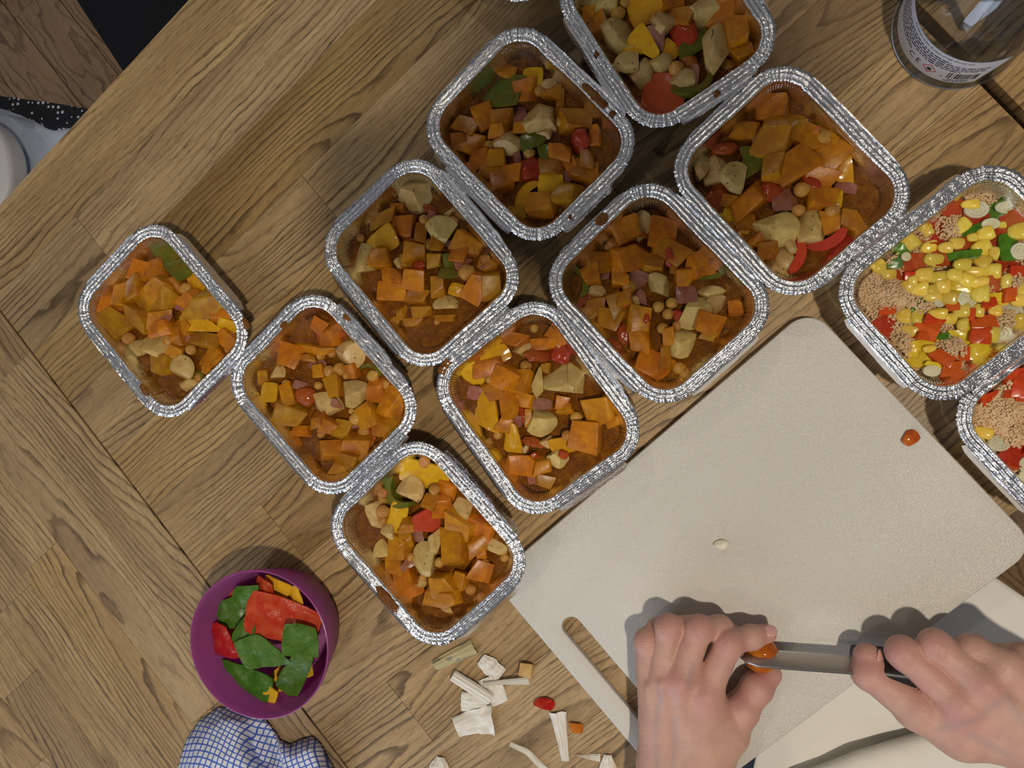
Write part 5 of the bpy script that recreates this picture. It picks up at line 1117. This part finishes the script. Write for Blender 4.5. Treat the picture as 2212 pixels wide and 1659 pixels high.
V,F_=join_islands(V,F_,[(Lh(620,3300,.075),[(el_l,.03),(shl,.035)],neck-UX*0.05-Vector((0,0,.03))),(Rh(3600,1720,.11),[(el_r,.03),(shr,.035)],neck+UX*0.05-Vector((0,0,.03)))])
TN=np.concatenate([TN,np.zeros((len(V)-len(TN),3))])
me=mesh_from('body',V-org,F_,M['skin'],True)
ca=me.color_attributes.new('tone','FLOAT_COLOR','POINT'); ca.data.foreach_set('color',np.c_[TN,np.ones(len(V))].astype(np.float32).ravel())
bm=bmesh.new();bm.from_mesh(me);bmesh.ops.recalc_face_normals(bm,faces=bm.faces[:])
bmesh.ops.smooth_vert(bm,verts=bm.verts[:],factor=0.5,use_axis_x=True,use_axis_y=True,use_axis_z=True);bmesh.ops.smooth_vert(bm,verts=bm.verts[:],factor=0.4,use_axis_x=True,use_axis_y=True,use_axis_z=True)
bm.to_mesh(me);bm.free()
body=obj('body',me,person)
def nail(c,d,w,l,up):
    bm=bmesh.new();bmesh.ops.create_uvsphere(bm,u_segments=16,v_segments=10,radius=1.0)
    o=obj('nail',bm_mesh('nail',bm,M['nail'],True),body,Vector(c)-person.location); o.scale=(l,w,0.0013)
    z=Vector(up).normalized();x=(Vector(d)-z*Vector(d).dot(z)).normalized();y=z.cross(x); o.rotation_euler=Matrix((x,y,z)).transposed().to_euler()
_n=Vector((0.25,0.62,0.75)).normalized(); nail(Lh(1475,388,.033)+_n*.0064,Lh(1475,388,.033)-Lh(1325,420,.041),.0044,.0056,_n)
_n=Vector((0.80,0.1,0.6)).normalized(); nail(Rh(1062,470,.046)+_n*.0090+Vector((0,.001,0)),Rh(1062,470,.046)-Rh(1075,590,.050),.0048,.0060,_n)
for hd,sh,el,nm in ((Lh(620,2900,.073),shl,el_l,'l'),(Rh(3300,1560,.110),shr,el_r,'r')): pass
sh_pr=[(hip,chest,.135,.125),(chest-UX*0.06,shl,.10,.068),(chest+UX*0.06,shr,.10,.068),(shl,el_l,.062,.050),(shr,el_r,.062,.050),(el_l,Lh(615,2750,.070),.050,.040),(el_r,Rh(3150,1480,.106),.050,.042),(neck-Vector((0,0,.09)),neck-Vector((0,0,.03)),.085,.060)]
VS,FS=hcone(sh_pr,0.009,0.03); o=obj('shirt',mesh_from('shirt',VS-org,FS,M['shirt_cloth'],True),person)
VS,FS=hcone([(headc+Vector((0,0,.045))-VX*0.012,headc-Vector((0,0,.03))-VX*0.030,.093,.080),(headc-VX*0.05,headc-VX*0.06-Vector((0,0,.16)),.06,.035)],0.008,0.02); obj('hair',mesh_from('hair',VS-org,FS,M['hair'] if 'hair' in M else simple('hair',(0.05,0.028,0.015),0.6),True),person)
kn=[]
tr=[]
for s in (-0.09,0.09): k_=hip+UX*s+VX*0.40+Vector((0,0,-.02)); tr+= [(hip+UX*s+Vector((0,0,-.03)),k_,.085,.065),(k_,Vector((k_.x,k_.y,FZ+0.06)),.062,.045)]
VS,FS=hcone(tr,0.010,0.02); obj('trousers',mesh_from('trousers',VS-org,FS,M['shirt_cloth'],True),person)
for s in (-0.09,0.09):
    k_=hip+UX*s+VX*0.40; f0=Vector((k_.x,k_.y,FZ+0.036)); VS,FS=hcone([(f0-VX*0.02,f0+VX*0.16+Vector((0,0,-.004)),.032,.028)],0.006,0.01); obj('shoe',mesh_from('shoe',VS-org,FS,M['black_plastic'],True),person)
# chair that carries the person
cz=hip.z-0.135; ck=empty('kitchen_chair',(hip.x,hip.y,FZ+0.0025),TA); tag(ck,'dark kitchen chair under the seated person at the lower right','chair')
obj('seat',curve_solid('seat',[round_rect(0.20,0.20,0.04,6)],0.012,0.004,M['black_plastic']),ck,(0,0.02,cz-0.016-FZ-0.0025))
for sx in (-1,1):
    for sy in (-1,1): obj('leg',tube('leg',[(sx*0.17,sy*0.17,cz-0.032-FZ-0.0025),(sx*0.19,sy*0.19,0)],0.014,10,M['black_plastic']),ck)
# apron: lap sheet below the board's edge and an upper fold lying over it
AZ=-0.022
def uvof(p): return p.dot(UX),p.dot(VX)
def apron_sheet(name, left, right, v0, v1, zf, nu=60, nv=44):
    (u0,w0),(u1,w1)=[uvof(at(*p,AZ)) for p in left]; (r0,x0),(r1,x1)=[uvof(at(*p,AZ)) for p in right]
    v=[]
    for j in range(nv):
        vv=v0+(v1-v0)*j/(nv-1); ul=u0+(u1-u0)*(vv-w0)/(w1-w0); ur=r0+(r1-r0)*(vv-x0)/(x1-x0)
        for i in range(nu): u=ul+(ur-ul)*i/(nu-1); v.append(uv2w(u,vv,zf(u,vv))-person.location)
    o=obj(name,mesh_from(name,v,[tuple(reversed(q)) for q in grid_faces(nv,nu)],M['apron_cloth'],True),person)
    m=o.modifiers.new('thick','SOLIDIFY'); m.thickness=0.0015; m.offset=-1
def lapz(u,v):
    d=-0.262-v; z=AZ-0.004+0.003*nz(u*14,v*14,1)+0.0015*nz(u*45,v*30,4)-0.02*max(0,(d-0.12))
    z-=0.02*max(0,(0.02-(d)))*0; return z
apron_sheet('apron',((1642,1600),(1630,1659)),((2128,1232),(2212,1290)),-0.262,-0.46,lapz)
cre=[uvof(at(*p,-0.01)) for p in ((1700,1690),(1765,1662),(1850,1628),(1990,1592),(2130,1560),(2400,1500))]
def crease_v(u):
    for (a,b),(c,d) in zip(cre[:-1],cre[1:]):
        if a<=u<=c: return b+(d-b)*(u-a)/(c-a)
    return cre[0][1] if u<cre[0][0] else cre[-1][1]
v=[];nu,nv=60,24
for j in range(nv):
    for i in range(nu):
        u=cre[0][0]+(cre[-1][0]-cre[0][0])*i/(nu-1); vv=crease_v(u)-0.16*j/(nv-1); t_=j/(nv-1)
        z=-0.006-0.010*math.exp(-t_*26)+0.004*nz(u*16,vv*16,6)-0.01*t_; v.append(uv2w(u,vv,z)-person.location)
o=obj('apron_fold',mesh_from('apron_fold',v,[tuple(reversed(q)) for q in grid_faces(nv,nu)],M['apron_cloth'],True),person); m=o.modifiers.new('thick','SOLIDIFY'); m.thickness=0.0015; m.offset=-1

# ------------------------------------------------------------------ phone and the hand that holds it (where the photo was taken from; they shade the upper trays)
cx_,cy_,cz_=[Vector(CR[:,i]) for i in range(3)]; cpos=Vector((0,0,CH))
ph=empty('smartphone',cpos+cx_*0.058-cy_*0.020+cz_*0.010); ph.rotation_euler=cam.matrix_world.to_euler(); tag(ph,'black smartphone held above the trays, outside the photo','phone')
obj('case',curve_solid('case',[round_rect(0.072,0.036,0.010,6)],0.0030,0.0010,M['black_plastic']),ph)
obj('screen',curve_solid('screen',[round_rect(0.069,0.033,0.008,6)],0.0002,0.0001,M['black_matte']),ph,(0,0,0.0044))
def Ph(x,y,z): return cpos+cx_*x+cy_*y+cz_*z
w0=Ph(0.138,-0.005,0.075); f0=w0+(KEY-w0)*0.26; f1=w0+(KEY-w0)*0.44
kn4=[Ph(0.128,-0.035+0.022*i,0.040) for i in range(4)]
hold={'palm':[(w0,k_,.020,.0125) for k_ in kn4]+[(w0,f0,.024,.034),(w0,Ph(0.105,-0.060,0.030),.018,.014)],
 'fingers':[[(kn4[i],.0115),(Ph(0.142,-0.038+0.023*i,0.008),.0095),(Ph(0.122,-0.038+0.023*i,-0.004),.0085),(Ph(0.108,-0.036+0.022*i,-0.0055),.0075)] for i in range(4)]+[[(Ph(0.105,-0.060,0.030),.014),(Ph(0.092,-0.042,0.026),.011),(Ph(0.080,-0.026,0.024),.009)]],
 'pink':[(k_,.012) for k_ in kn4]}
VH,FH,TH_=grow(hold,0.003)
ph2=empty('person',(f1.x,f1.y,f1.z)); tag(ph2,'person holding the phone above the trays, outside the photo','person')
og=np.array(ph2.location); me=mesh_from('body',VH-og,FH,M['skin'],True); ca=me.color_attributes.new('tone','FLOAT_COLOR','POINT'); ca.data.foreach_set('color',np.c_[TH_,np.ones(len(VH))].astype(np.float32).ravel())
bm=bmesh.new();bm.from_mesh(me);bmesh.ops.recalc_face_normals(bm,faces=bm.faces[:]);bm.to_mesh(me);bm.free(); obj('body',me,ph2)
VH,FH=hcone([(w0.lerp(f0,0.55),f1,.040,.055)],0.008,0.01); obj('sleeve',mesh_from('sleeve',VH-og,FH,M['shirt_cloth'],True),ph2)
